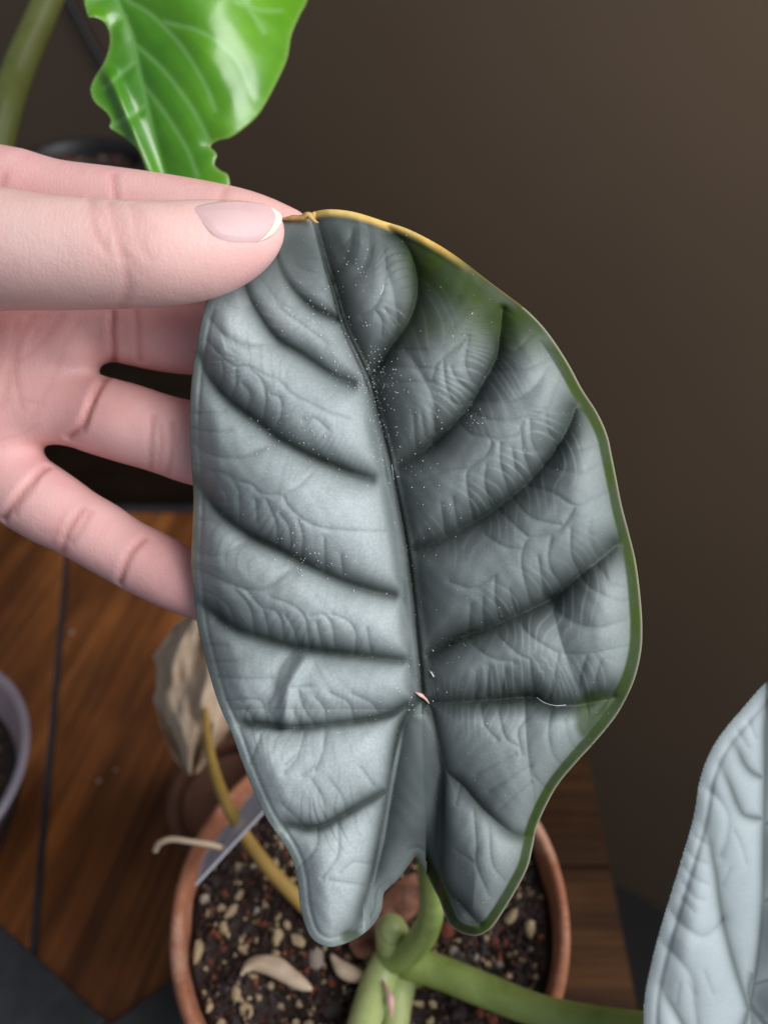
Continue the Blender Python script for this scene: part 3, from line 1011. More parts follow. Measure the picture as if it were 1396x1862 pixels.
ter += crop(680, 950, 2.685,
            [(860, 60), (760, 80), (725, 130), (720, 220), (760, 390)], [(540, 60), (640, 120), (720, 130)], [(860, 70), (850, 190), (900, 310)], [(800, 170), (830, 360)],
            [(960, 30), (960, 150), (1000, 250)], [(1060, 60), (1070, 140), (1090, 170)], [(590, 260), (590, 380), (610, 470)], [(660, 330), (690, 440)], [(530, 370), (530, 500)],
            [(470, 400), (460, 550)], [(370, 290), (480, 320), (590, 260)], [(1090, 210), (1150, 290), (1220, 310)], [(1010, 270), (1070, 330), (1200, 380), (1250, 370)],
            [(700, 480), (770, 560), (900, 640)], [(610, 560), (700, 640), (760, 670)], [(480, 600), (570, 660), (680, 680)], [(900, 640), (880, 740), (850, 860)],
            [(640, 720), (620, 840)], [(930, 640), (1040, 640), (1240, 600)], [(1040, 640), (1010, 730), (1000, 800)], [(1100, 690), (1070, 800)],
            [(520, 900), (540, 990), (600, 1060)], [(600, 900), (640, 1050), (700, 1090)], [(740, 960), (700, 1020), (720, 1130)], [(860, 930), (850, 1030), (870, 1130), (930, 1200)],
            [(930, 960), (960, 1080), (1000, 1110)], [(780, 1240), (850, 1310)], [(500, 1230), (690, 1130)], [(560, 1310), (760, 1190)], [(610, 1400), (770, 1270)],
            [(560, 700), (550, 850)], [(500, 730), (490, 860)], [(760, 680), (780, 850)])
ter += crop(400, 1200, 2.148,
            [(325, 290), (300, 380), (250, 440)], [(410, 280), (390, 390), (320, 450)], [(360, 470), (400, 540), (410, 610)], [(430, 470), (480, 540), (490, 600)],
            [(240, 560), (300, 620), (330, 650)], [(550, 420), (600, 490)], [(380, 660), (370, 740), (290, 830)], [(460, 640), (460, 760), (400, 850)], [(90, 240), (130, 270), (170, 260)],
            [(990, 590), (1000, 720), (1000, 800), (1050, 920)], [(1050, 640), (1060, 790), (1110, 860)], [(920, 740), (990, 790)], [(940, 480), (920, 560)],
            [(430, 860), (560, 880)], [(600, 800), (520, 790), (470, 830)])
# sharp valleys where the blade is creased
fold_lines = crop(680, 950, 2.685, [(870, 420), (920, 600), (980, 760), (1030, 880), (1045, 1000), (1040, 1080)], [(735, 870), (745, 1050), (760, 1200), (780, 1350), (775, 1460)])

STEP = 2.0
gx, gy, PX, PY, sd, used, quads = leaf_grid(outline, STEP)
prim = [midrib] + prim_left + prim_right
dm = seg_dist(gx, gy, [midrib], 420.0)
dp = seg_dist(gx, gy, prim, 130.0)
dl = seg_dist(gx, gy, prim_left + prim_right, 60.0)
ds = seg_dist(gx, gy, sec, 60.0)
dt = seg_dist(gx, gy, ter, 40.0)
dfold = seg_dist(gx, gy, fold_lines, 120.0)
mid_arr = catmull(midrib, 6)
mx = np.interp(gy, mid_arr[:, 1], mid_arr[:, 0])
mx = np.where(gy > 1268, 766 + (gy - 1268) * 0.03, mx)
side = gx - mx                                    # right of the midrib > 0
MMPX = FPX / 150.0                                # px per mm at the leaf

# heights (mm, towards the viewer)
H = np.zeros_like(gx)
grip = sstep(430, 820, gy)
low = sstep(1180, 1420, gy)
H += grip * np.where(side < 0, -side * (0.30 * (1 + side / 300.0) * (1 - low) + 0.10 * low), 0.34 * side * (1 - side / 800.0)) / MMPX
# margins roll back
bw = np.where(side > 0, np.interp(gy, [500, 900, 1250, 1400], [24, 20, 25, 20]), 16.0)
H -= np.where(side > 0, 6.5, 2.2) * np.clip(1 - sd / 90, 0, 1) ** 2 * grip
H -= np.where(side > 0, 1.6, 0.5) * np.clip(1 - sd / bw, 0, 1) ** 1.5
# pillows between primary veins
midc = catmull(midrib, 6)
join = []
for ln in prim_left[:6] + prim_right[:5]:
    q0 = np.array(ln[0], float)
    mpt = midc[np.argmin(np.hypot(midc[:, 0] - q0[0], midc[:, 1] - q0[1] - 14))]
    join.append([tuple(mpt), ln[0]])
dh = np.minimum(dp, seg_dist(gx, gy, join, 130.0))
dh = np.minimum(dh, np.clip(np.where(gy < 1290, dm, 999) - np.interp(gy, [400, 800, 1268], [0, 5, 12]), 0, 999))
puff = inflate(dh, STEP, 3.5, 60.0)
taper = sstep(0, 55, sd) * 0.45 + 0.55
H += (3.8 * smooth2(puff, 5) + 3.6 * smooth2(puff, 50)) * taper + 0.42 * (1 - np.exp(-(dp / 5.0) ** 1.3)) * taper
H += 0.6 * (1 - np.exp(-(ds / 15.0) ** 1.3))
H += 0.27 * (1 - np.exp(-(dt / 6.0) ** 1.1))
# ripples of the blade running across towards each side vein
VD, VS, VG, VL, VI = vein_coords(gx, gy, prim_left[:6] + prim_left[7:] + prim_right[:5], 95.0)
warp = 0.75 * np.sin(gx / 47.0 + 2.0) * np.sin(gy / 39.0) + 0.35 * np.sin(gx / 19.0 - gy / 23.0)
lam = 21.0 + 7.0 * np.sin(VI * 2.1 + 0.5)
phs = VS / lam + 0.011 * VD * np.sign(VG) + 0.00022 * VD ** 2 + warp
frac = phs - np.floor(phs)
saw = np.where(frac < 0.84, frac / 0.84, 1 - sstep(0.84, 1.0, frac))
up = np.where(VG * np.where(side < 0, 1, -1) > 0, 1.0, 0.55)
wob = 0.55 + 0.45 * np.sin(gx / 61.0 + 0.7) * np.sin(gy / 53.0 + 1.9)
rw = np.exp(-(VD / 62.0) ** 2) * (1 - np.exp(-(VD / 9.0) ** 2)) * (0.25 + 0.75 * sstep(0.12, 0.5, VS / VL)) * (VD < 90) * sstep(4, 26, sd - bw)
H += np.where(side > 0, 0.36, 0.25) * saw * rw * up * wob
H += 0.05 * np.sin(gx / 7.0 + 2 * np.sin(gy / 31.0)) * np.sin(gy / 9.0 + 2 * np.sin(gx / 27.0))
# groove at the inner side of the margin
H -= 0.35 * np.exp(-((sd - bw) / 4.0) ** 2) * sstep(520, 620, gy)
# the midrib itself: a flat raised band widening to the stalk
mw = np.interp(gy, [400, 700, 1268], [3.0, 7.0, 17.0])
mdist = np.where(gy < 1268, dm, 99)
H += 0.55 * np.exp(-(mdist / mw) ** 4)
H -= 0.25 * np.exp(-((side - mw * 0.2) / 1.8) ** 2) * (np.abs(side) < 20) * (gy > 800) * (gy < 1265)
# creases of the blade at the right
fs = np.ones_like(gx)
H += 1.5 * (1 - np.exp(-dfold / 40.0)) - 1.5
# wedge above the notch sinks away
wl = np.interp(gy, [1280, 1321, 1423, 1526, 1642], [752, 728, 707, 689, 661])
wr = np.interp(gy, [1280, 1340, 1400, 1526, 1660], [772, 796, 810, 807, 805])
wedge = sstep(0, 10, gx - wl) * sstep(0, 10, wr - gx) * sstep(1280, 1310, gy)
H += wedge * (0.8 * np.sin(np.clip((gx - wl) / (wr - wl + 1e-6), 0, 1) * math.pi) - sstep(1290, 1560, gy) * 5.0)
H -= sstep(1400, 1720, gy) * 3.0
# wrinkle in the left blade
wr_l = crop(330, 850, 2.97, [(660, 1040), (600, 1140), (570, 1230), (560, 1390)])
dw = seg_dist(gx, gy, wr_l, 60)
H += 1.3 * np.exp(-(dw / 13.0) ** 2)
# general unevenness
H += 0.5 * np.sin(gx / 83.0 + 1.3) * np.sin(gy / 121.0) + 0.14 * np.sin(gx / 21.0 + gy / 33.0) * np.sin(gy / 27.0)
# the grip: blade pinched flat at the tip, top edge curled towards the viewer
pin = sstep(170, 40, np.hypot(gx - 470, gy - 445))
lip = sstep(24, 0, sd) * sstep(560, 600, gx) * sstep(620, 470, gy)
H = H * (1 - pin) + 1.7 * pin
H += lip * 1.8
DEPTH = 152.0 - H + (gy - 1050) * 0.001
# pigments, with shade of the turned-away blade painted in
vein_w = np.where(dm < 60, 30.0, 21.0)
sh = np.roll(dp, -3, axis=0)
dpp = np.where(side < 0, np.minimum(sh + 1.0, dp * 1.5), dp)  # left bands pushed above the veins: painted shade of the down-facing slope
lowr = sstep(1275, 1330, gy)
wid = np.where((side < 0) & (gy > 1290), 15.0, np.where(side < 0, 24.0, 44.0 - 26.0 * lowr))
halo = np.exp(-(dpp / wid) ** 1.25) * np.where(side < 0, 0.88, 0.96 - 0.16 * lowr)
halo = 1 - (1 - halo) ** np.where(side < 0, 1.35, 1.5)
core = np.exp(-(dp / 5.0) ** 1.6) * 0.96
pig_shade = np.maximum(halo, core)
pig_shade = np.maximum(pig_shade, np.exp(-np.clip(dm - 4, 0, 99) / 26.0) * 0.85 * (gy < 1290))
pig_shade = np.maximum(pig_shade, np.exp(-np.clip(side, 0, 999) / 95.0) * 0.90 * (side > 0) * sstep(560, 700, gy) * (gy < 1300))  # painted shade on the slope falling to the midrib from the right
pig_shade = np.maximum(pig_shade, 0.42 * np.exp(-(ds / 9.0) ** 1.4))
pig_shade = np.maximum(pig_shade, wedge * 0.76)  # wedge darker all over
pig_shade = np.maximum(pig_shade, 0.36 * sstep(0, 60, side) * np.exp(-sd / 200))  # painted shade on the right half, deepest at its margin
pig_shade = pig_shade + (1 - pig_shade) * 0.20 * sstep(0, 40, side)  # right half darker throughout, shade put into the colour
pig_shade = np.maximum(pig_shade, 0.55 * np.exp(-dfold / 9.0))  # painted shade along the creases
pig_shade = np.maximum(pig_shade, 0.80 * sstep(640, 450, gy))  # painted shade where the top of the blade bends back
pig_shade = np.maximum(pig_shade, 0.30 * sstep(130, 330, -side) * (side < 0) * sstep(1300, 1150, gy))  # painted shade where the left side turns away from the light
pig_shade = np.maximum(pig_shade, 0.66 * sstep(48, 18, -side) * (side < 0) * sstep(650, 800, gy) * (gy < 1300))
pig_shade = pig_shade * (0.95 + 0.05 * np.sin(gx / 37.0 + 1.0) * np.sin(gy / 49.0)) * np.where(side < 0, sstep(-10, 50, sd) * 0.5 + 0.5, 1)
pig_shade = np.clip(pig_shade, 0, 1)
topright = sstep(330, 40, np.hypot((gx - 800), (gy - 440) * 1.15)) * sstep(690, 750, gx)
tg = np.maximum(np.exp(-np.maximum(sd - 4, 0) / 14.0) * sstep(690, 760, gx) * sstep(0, 60, side) * 0.85,
                sstep(150, 45, sd) * sstep(705, 775, gx) * sstep(690, 580, gy) * 0.97)
tg = np.maximum(tg, np.clip(1 - np.maximum(sd - bw + 3, 0) / 5.0, 0, 1) * (side > 0) * (gx > 700) * 0.95 * sstep(560, 640, gy))
rz = np.hypot((gx - 1085) / 45, (gy - 1305) / 60)
tg = np.maximum(tg, sstep(1.1, 0.7, rz) * 0.8)
tg = np.maximum(tg, np.exp(-sd / 9.0) * 0.45)
tg = np.maximum(tg, sstep(30, 12, np.hypot(gx - 640, (gy - 1705) * 1.5)) * 0.7)
tg = np.maximum(tg, sstep(28, 12, np.hypot(gx - 880, (gy - 1690) * 1.5)) * 0.7)
ty = sstep(17, 5, sd) * sstep(520, 540, gx) * sstep(880, 780, gx) * sstep(540, 450, gy) * 0.95
ty = np.maximum(ty, np.exp(-sd / 4.0) * sstep(100, 30, np.abs(gy - 985)) * (side < 0) * 0.55)
ty = np.maximum(ty, np.exp(-sd / 1.6) * 0.22 * (side > 0))
ta = 0.5 * np.exp(-(dt / 3.2) ** 2) * (1 - 0.4 * pig_shade)
rim = np.where((side > 0) & (gy > 560), sstep(1.0, 4.5, sd), 1.0)
tg = tg * (0.45 + 0.55 * rim)
pig_shade = pig_shade * (0.5 + 0.5 * rim)
leaf = finish_leaf('leaf', M['silver'], plant, PX, PY, DEPTH, used, quads, (pig_shade, np.clip(tg, 0, 1), ty, ta), 0.45)
leaf['label'] = 'large silver grey leaf with dark veins pinched at its yellow tip'

# a sampler for things that lie on the leaf
def leaf_at(px, py, lift=0.0):
    i = int(round((px - gx[0, 0]) / STEP)); j = int(round((py - gy[0, 0]) / STEP))
    j = min(max(j, 0), gx.shape[0] - 1); i = min(max(i, 0), gx.shape[1] - 1)
    return P(px, py, DEPTH[j, i] - lift), bool(used[j, i])


# dust on the blade
DV, DF = [], []
clus = [(672, 690, 26, 150), (650, 640, 30, 60), (560, 830, 40, 110), (500, 800, 30, 40), (585, 1025, 42, 60), (540, 1005, 30, 40), (700, 800, 22, 70), (690, 700, 40, 80),
        (640, 480, 30, 30), (740, 870, 40, 35), (800, 700, 80, 50), (865, 765, 14, 25), (620, 1320, 50, 25), (780, 1200, 60, 30), (755, 1275, 16, 16), (760, 1000, 60, 40), (600, 600, 30, 45), (560, 560, 40, 40)]
for (cx, cy, s, n) in clus:
    for _ in range(int(n * 0.7)):
        px, py = RNG.normal(cx, s), RNG.normal(cy, s)
        q, ok = leaf_at(px, py, 0.05)
        if not ok: continue
        r = RNG.uniform(0.04, 0.115)
        f = RNG.uniform(1, 2.4); th = RNG.uniform(0, 6.28)
        u = RIGHT * math.cos(th) + UP * math.sin(th); v = -RIGHT * math.sin(th) + UP * math.cos(th)
        n0 = len(DV)
        DV += [q + u * r * f, q + v * r, q - u * r * f, q - v * r, q - FWD * r * 0.9, q + FWD * r * 0.6]
        for (a_, b_) in ((0, 1), (1, 2), (2, 3), (3, 0)):
            DF += [(n0 + a_, n0 + b_, n0 + 4), (n0 + b_, n0 + a_, n0 + 5)]
for _ in range(420):
    px, py = RNG.uniform(360, 1150), RNG.uniform(420, 1690)
    q, ok = leaf_at(px, py, 0.04)
    if not ok: continue
    r = RNG.uniform(0.035, 0.085); n0 = len(DV)
    DV += [q + RIGHT * r, q + UP * r, q - RIGHT * r, q - UP * r, q - FWD * r, q + FWD * r]
    for (a_, b_) in ((0, 1), (1, 2), (2, 3), (3, 0)):
        DF += [(n0 + a_, n0 + b_, n0 + 4), (n0 + b_, n0 + a_, n0 + 5)]
tag(build('dust', DV, DF, M['dust'], leaf, smooth=False), kind='stuff')
# lint
for ln, r in (([(975, 1268), (990, 1278), (1010, 1283), (1028, 1282)], 0.05), ([(697, 518), (695, 528), (690, 536)], 0.06), ([(712, 845), (714, 858), (716, 872)], 0.05), ([(783, 1222), (788, 1230)], 0.16)):
    c = [leaf_at(x, y, 0.12)[0] for x, y in ln]
    V, F = tube(c, [r] * len(c), 6, 5)
    build('lint', V, F, M['dust'], leaf)
# dried curl at the very tip, pink sliver where the stalk joins
c = [P(512, 399, 149.2), P(530, 397, 149.0), P(548, 396, 148.6), P(560, 391, 148.2), P(566, 396, 147.9), P(572, 402, 147.6), P(578, 405, 147.4)]
V, F = tube(c, [0.3, 0.75, 0.8, 0.85, 0.55, 0.42, 0.15], 10, 6, 0.7, 0.1)
build('dried_tip', V, F, M['tip'], leaf)
c = [leaf_at(755, 1259, .25)[0], leaf_at(763, 1263, .45)[0], leaf_at(771, 1268, .45)[0], leaf_at(780, 1279, .15)[0]]
V, F = tube(c, [0.1, 0.45, 0.42, 0.1], 8, 6, 0.6)
build('stalk_scar', V, F, M['pink'], leaf)

# ---- second silver leaf
o2 = [(1396, 1236), (1348, 1288), (1300, 1348), (1272, 1412), (1258, 1490), (1232, 1580), (1206, 1665), (1184, 1745), (1169, 1830), (1172, 1960), (1190, 2060), (1225, 2140), (1275, 2180), (1320, 2150), (1345, 2070), (1372, 1990), (1400, 1970), (1440, 2010), (1490, 2110), (1550, 2150), (1600, 2100), (1640, 1960), (1660, 1800), (1655, 1620), (1620, 1450), (1560, 1320), (1490, 1240), (1440, 1212)]
z = lambda *l: crop(1150, 1230, 2.947, *l)
m2 = [(1392, 1250), (1390, 1300), (1390, 1400), (1388, 1520), (1386, 1640), (1378, 1740), (1362, 1830)]
p2 = [m2] + z([(690, 760), (640, 755), (590, 735), (555, 670), (520, 580), (460, 455)], [(690, 540), (640, 515), (600, 470), (560, 390), (520, 340)],
              [(370, 780), (410, 870), (430, 970), (450, 1080), (465, 1200), (490, 1340), (520, 1460), (560, 1600), (600, 1720), (620, 1790)],
              [(145, 1640), (180, 1710), (230, 1790), (270, 1862), (330, 1960)], [(640, 1600), (620, 1690), (640, 1770), (690, 1830)])
p2 += [[(1362, 1830), (1340, 1900), (1310, 1990), (1285, 2090)], [(1362, 1830), (1420, 1900), (1480, 1990), (1540, 2080)], [(1390, 1500), (1470, 1440), (1550, 1370)], [(1386, 1640), (1480, 1590), (1600, 1530)], [(1370, 1790), (1480, 1760), (1630, 1720)]]
s2 = z([(205, 1265), (270, 1335), (370, 1390), (440, 1350), (480, 1300)], [(395, 600), (470, 670), (515, 760), (500, 880), (470, 960)], [(165, 1435), (250, 1520), (320, 1620), (330, 1740), (345, 1862)])
t2 = z([(290, 930), (340, 980), (400, 1000)], [(265, 1010), (330, 1080), (400, 1110)], [(265, 1100), (330, 1180), (380, 1195)], [(260, 1190), (330, 1260)], [(330, 850), (370, 880), (400, 900)],
       [(545, 830), (580, 900), (610, 1000)], [(520, 1030), (480, 1120)], [(385, 1580), (430, 1700)], [(250, 1650), (235, 1760)], [(620, 240), (660, 330)], [(560, 290), (620, 380)], [(300, 1640), (330, 1700)])
GX, GY, QX, QY, SD, USED, QUADS = leaf_grid(o2, 2.4)
DP = seg_dist(GX, GY, p2, 130.0); DS = seg_dist(GX, GY, s2, 50.0); DT = seg_dist(GX, GY, t2, 40.0)
SX = GX - np.interp(GY, [1212, 1640, 1830, 2180], [1392, 1386, 1362, 1390])
PUF = inflate(DP, 2.4, 4.0, 60.0)
H2 = np.abs(SX) * 0.022 + (1.0 * smooth2(PUF, 6) + 3.2 * smooth2(PUF, 40)) * (0.25 + 0.75 * sstep(15, 70, SD)) + 0.5 * (1 - np.exp(-(DS / 14) ** 1.3)) + 0.14 * (1 - np.exp(-(DT / 7) ** 1.3))
H2 -= 2.6 * np.clip(1 - SD / 60, 0, 1) ** 2 + 0.22 * np.exp(-((SD - 24) / 5) ** 2)
H2 += 0.2 * np.sin(GX / 61.0) * np.sin(GY / 97.0)
H2 = smooth2(H2, 1)
DEP2 = 166.0 - H2 + (GY - 1600) * 0.012
pr2 = np.clip(0.68 * np.exp(-(DP / 9.0) ** 1.4) + 0.2 * np.exp(-(DS / 5.0) ** 1.5), 0, 1) * (0.2 + 0.8 * sstep(10, 60, SD))
pr2 = np.maximum(pr2, 0.55 * sstep(75, 10, np.hypot(GX - 1400, GY - 1810)))
pr2 = np.maximum(pr2, 0.5 * np.exp(-np.maximum(SX, 0) / 50.0) * (SX > 0))
tg2 = np.exp(-SD / 5.0) * 0.5
leaf2 = finish_leaf('leaf', M['silver2'], plant, QX, QY, DEP2, USED, QUADS, (pr2, tg2, tg2 * 0, 0.4 * np.exp(-(DT / 3.5) ** 2)), 0.5)
leaf2['label'] = 'paler silver leaf hanging free beside the dark wall'

# ---- stalks
def stalk(pts, radii, mat, name='leaf_stalk', par=None, seg=20, flat=1.0):
    V, F = tube(pts, radii, seg, 10, flat)
    return build(name, V, F, mat, par or plant)


att = P(768, 1285, 157.5)
stalk([base_pt + [2, 4, -6], P(704, 1748, 228), P(738, 1733, 221), P(770, 1700, 208), P(785, 1650, 193), P(782, 1590, 180), P(772, 1480, 167), P(768, 1380, 160.5), P(767, 1300, 156.2), P(766, 1272, 153.2)],
      [4.2, 4.2, 3.9, 3.5, 3.1, 2.8, 2.4, 2.1, 1.8, 1.3], M['stalk'])
stalk([base_pt + [8, -2, -6], P(742, 1752, 226), P(800, 1768, 222), P(880, 1800, 216), P(980, 1838, 209), P(1080, 1858, 202), P(1180, 1868, 194), P(1280, 1880, 186), P(1345, 1862, 177), P(1366, 1840, 172.0)],
      [4.2, 4.4, 4.4, 4.3, 4.0, 3.7, 3.3, 2.9, 2.4, 1.6], M['stalk'])
stalk([base_pt + [-6, -4, -8], P(704, 1752, 228), P(682, 1800, 222), P(662, 1862, 212), P(640, 1950, 200), P(600, 2120, 186)], [4.2, 4.7, 4.7, 4.4, 4.0, 3.6], M['stalk_pale'])
stalk([base_pt + [0, -4, -8], P(734, 1760, 229), P(724, 1806, 226), P(716, 1870, 219), P(712, 1960, 210), P(720, 2120, 200)], [4.4, 4.5, 4.4, 4.1, 3.8, 3.4], M['stalk_pale'])
stalk([base_pt + [-3, 5, -8], P(716, 1725, 229), P(712, 1694, 222), P(711, 1690, 219)], [5.0, 5.2, 4.6, 3.4], M['stalk_pale'], 'cut_stalk')
stalk([P(690, 1772, 222), P(704, 1800, 216.8), P(710, 1820, 214.5), P(711, 1850, 213)], [0.25, 0.6, 1.1, 0.3], M['pink'], 'dry_sheath', seg=8)
# dead leaf on its yellow stalk
stalk([base_pt + [-10, 6, -4], P(640, 1722, 240), P(590, 1680, 239), P(540, 1632, 238), P(478, 1565, 240), P(424, 1485, 246), P(392, 1410, 256), P(378, 1345, 268), P(374, 1290, 276)],
      [2.4, 2.4, 2.4, 2.3, 2.1, 1.95, 1.8, 1.5, 1.0], M['stalk_dry'])
# thin dry sheet, pleated and curled in on itself
nu, nv = 120, 110
A_, B_ = np.meshgrid(np.linspace(-1, 1, nv), np.linspace(0, 1, nu))
half = np.interp(B_, [0, 0.08, 0.25, 0.5, 0.75, 0.92, 1.0], [0.30, 0.62, 0.92, 1.0, 0.74, 0.42, 0.16])
half = half * (1 + 0.05 * np.sin(17 * B_ + 2 * np.sign(A_)) + 0.02 * np.sin(43 * B_ + A_ * 3))
py = 1128 + 282 * B_ + 10 * np.sin(4.2 * A_ + 1) * (1 - B_) - 8 * np.abs(A_)
cx = np.interp(B_, [0, 0.3, 0.6, 1], [366, 360, 360, 350])
qx = cx + 82 * half * np.sin(1.35 * A_) / math.sin(1.35) + 3 * np.sin(11 * B_ + 4 * A_) * (1 - np.abs(A_) * 0.3)
pl = 2 / math.pi * np.arcsin(np.sin(9.5 * A_ + 1.8 * np.sin(4 * B_) + 1.0)) * 5.2 * (0.55 + 0.45 * np.sin(7 * B_ + 2))
pl += 2 / math.pi * np.arcsin(np.sin(8 * B_ + 4.0 * A_ + 2 * np.sin(3 * A_))) * 2.8
pl += 0.6 * np.sin(19 * A_ + 5 * B_) + 0.3 * np.sin(23 * B_ - 17 * A_)
qd = 278 + 15 * (1 - np.cos(1.5 * A_)) + pl
used_d = np.ones(qx.shape, bool)
idx = np.arange(nu * nv).reshape(nu, nv)
Q = np.stack([idx[:-1, :-1], idx[1:, :-1], idx[1:, 1:], idx[:-1, 1:]], -1).reshape(-1, 4)
dead = sheet('dead_leaf', M['dry'], plant, qx, py, qd, used_d, Q, 0.5)
dead['label'] = 'crumpled dry tan leaf hanging beside the pot'

# ------------------------------------------------------------------ small things in the pot
# clear label
c4 = [P(357, 1608, 237.5), P(494, 1460, 236), P(484, 1412, 247), P(370, 1556, 247)]
nrm = np.cross(c4[1] - c4[0], c4[3] - c4[0]); nrm /= np.linalg.norm(nrm)
lab = empty('plant_label', c4[0] * [1, 1, 0] + [0, 0, 88], 'clear plastic plant label tucked inside the terracotta rim', 'label')
V = [q + nrm * s * 0.25 for s in (-1, 1) for q in c4]
build('label_sheet', V, [(0, 1, 2, 3), (7, 6, 5, 4), (0, 4, 5, 1), (1, 5, 6, 2), (2, 6, 7, 3), (3, 7, 4, 0)], M['label'], lab, smooth=False)
V, F = tube([c4[0], (c4[0] + c4[1]) / 2, c4[1]], [0.45, 0.45, 0.45], 8, 4)
build('label_edge', V, F, M['label_edge'], lab)
# dry stem over the rim
c = [P(283, 1546, 238), P(291, 1533, 236), P(312, 1526, 235), P(345, 1530, 234.5), P(384, 1536, 236), P(410, 1544, 241)]
V, F = tube(c, [0.9, 0.95, 0.9, 0.85, 0.9, 0.8], 10, 6)
tag(build('dry_stem', V, F, M['chip']), 'thin bent dry tan stem sticking out over the terracotta rim', 'stem')


def dz(x, y, z):
    rz = UP[2] * (CY - y) / FPX + FWD[2]
    return (z - CAM[2]) / rz


def slab_chip(name, px_poly, depth_fn, thick, mat, label, cat, warp=0.0):
    oc = closed_curve(px_poly, 4)
    gx_, gy_, X, Y, s_, u_, q_ = leaf_grid(px_poly, 4.0, 4)
    d = depth_fn(X, Y) - warp * np.clip(s_ / 22, 0, 1) ** .6 + 0.25 * np.sin(X / 9.0) * np.sin(Y / 7.0)
    o = sheet(name, mat, None, X, Y, d, u_, q_, thick)
    tag(o, label, cat)
    return o


slab_chip('wood_chip', [(436, 1778), (444, 1752), (462, 1739), (490, 1736), (512, 1742), (536, 1762), (560, 1784), (568, 1800), (548, 1802), (520, 1790), (490, 1775), (462, 1766), (446, 1770)],
          lambda x, y: dz(x, y, 97.0 + (x - 500) * 0.012), 1.6, M['chip'], 'pale beige bare wood chip lying on the soil', 'chip', 2.0)
slab_chip('bark_piece', [(600, 1735), (622, 1745), (650, 1760), (668, 1768), (664, 1784), (636, 1786), (612, 1772)],
          lambda x, y: dz(x, y, 96.5), 2.0, M['chip'], 'small tan curved chip beside the pale green stalks', 'chip', 2.0)
for k, (pl, d0, lb) in enumerate([
        ([(690, 1640), (712, 1610), (740, 1592), (758, 1590), (764, 1640), (750, 1668), (716, 1680), (694, 1668)], 98.5, 'reddish brown bark flake standing in the leaf notch behind the curved stalk'),
        ([(640, 1690), (672, 1668), (700, 1664), (706, 1706), (690, 1738), (652, 1742), (634, 1718)], 98, 'dark red bark flake left of the cut stalk')]):
    slab_chip('bark_flake', pl, lambda x, y, d0=d0: dz(x, y, d0) + 0.5 * np.sin(x / 11.0), 2.5, M['bark'], lb, 'bark', 0.9)

# ------------------------------------------------------------------ green plant (rooted in the clear pot)
gp = empty('green_leaf_plant', TP + [0, 0, 44], 'glossy bright green leaved plant with an olive stalk, growing from the clear pot', 'plant')
go = [(150, -60), (153, 0), (159, 28), (157, 41), (164, 32), (178, 33), (192, 44), (199, 62), (199, 84), (190, 112), (173, 140), (165, 163), (172, 185), (193, 204), (202, 219), (200, 232), (216, 243), (236, 258), (254, 279), (266, 310), (274, 345), (320, 372), (380, 374), (414, 350), (415, 320), (402, 311), (391, 302), (390, 294), (394, 283), (390, 275), (382, 266), (396, 256), (421, 249), (456, 223), (477, 198), (503, 150), (522, 107), (530, 64), (546, 26), (559, 0), (588, -90), (598, -200), (560, -330), (470, -420), (330, -440), (210, -380), (150, -260), (138, -140)]
gm = [(290, -330), (240, -180), (212, -60), (215, 0), (241, 64), (254, 129), (266, 180), (279, 241), (297, 314), (320, 370)]
gv = [gm, [(212, -20), (232, 0), (275, 26), (318, 69), (344, 103), (378, 163), (392, 200)], [(215, -80), (330, -60), (430, -10), (480, 60)], [(240, -180), (360, -200), (480, -180), (560, -120)], [(212, -60), (180, -60), (160, -90)], [(430, 5), (470, 18), (510, 20)], [(246, 80), (300, 130), (352, 200), (380, 255)], [(258, 150), (300, 205), (340, 270), (360, 320)], [(230, 30), (205, 40), (198, 60)], [(250, 110), (225, 130), (190, 160)], [(268, 190), (245, 205), (212, 225)], [(300, 40), (370, 60), (430, 110), (460, 180)]]
AX, AY, BX, BY, SG, UG, QG = leaf_grid(go, 3.2)
DG = seg_dist(AX, AY, gv, 120.0); DGm = seg_dist(AX, AY, [gm], 300.0)
sx = AX - np.interp(AY, [q[1] for q in gm], [q[0] for q in gm])
HG = 0.5 * (1 - np.exp(-(DG / 22.0) ** 1.2)) + 0.8 * (1 - np.exp(-(DGm / 50.0) ** 1.2)) + 0.025 * np.sin(AX / 13.0 + AY / 29.0) * np.sin(AY / 17.0 + AX / 41.0) + 0.010 * np.abs(sx)
HG -= 0.022 * (np.clip(AX - 345 - (AY - 100) * 0.25, 0, 999) / 7.0) ** 2          # blade rolls away to the right
HG -= 1.0 * np.clip(1 - SG / 50, 0, 1) ** 2 * (sx > 0)
HG += 2.6 * np.exp(-((AX - 214 - (AY - 170) * 0.42) / 13.0) ** 2) * sstep(110, 150, AY)
HG += 0.8 * np.sin(AY / 38.0 + AX / 90.0) * np.exp(-SG / 45) + 0.35 * np.sin(AX / 27.0) * np.sin(AY / 41.0)
HG += 3.0 * np.exp(-np.hypot((AX - 168) / 22, (AY - 38) / 14) ** 2)
HG = smooth2(HG, 3)
DGR = 193.0 - HG + (AY - 100) * 0.020
gpig = (np.exp(-(DG / 4.5) ** 2) * 0.9, np.exp(-SG / 3.5) * 0.9, SG * 0, SG * 0)
gl = finish_leaf('leaf', M['gleaf'], gp, BX, BY, DGR, UG, QG, gpig, 0.6)
gatt = P(290, -330, 185.5)
V, F = tube([TP + [6, 2, 38], np.array([-192, 190, 115.0]), np.array([-158, 235, 180.0]), P(-8, 270, 262), P(33, 130, 266), P(88, 0, 270), P(150, -170, 272), P(210, -290, 250), P(258, -335, 214), gatt],
            [6.4, 6.2, 5.8, 5.3, 5.0, 4.7, 4.4, 3.9, 3.2, 2.0], 24, 10)
build('leaf_stalk', V, F, M['stalk_olive'], gp)


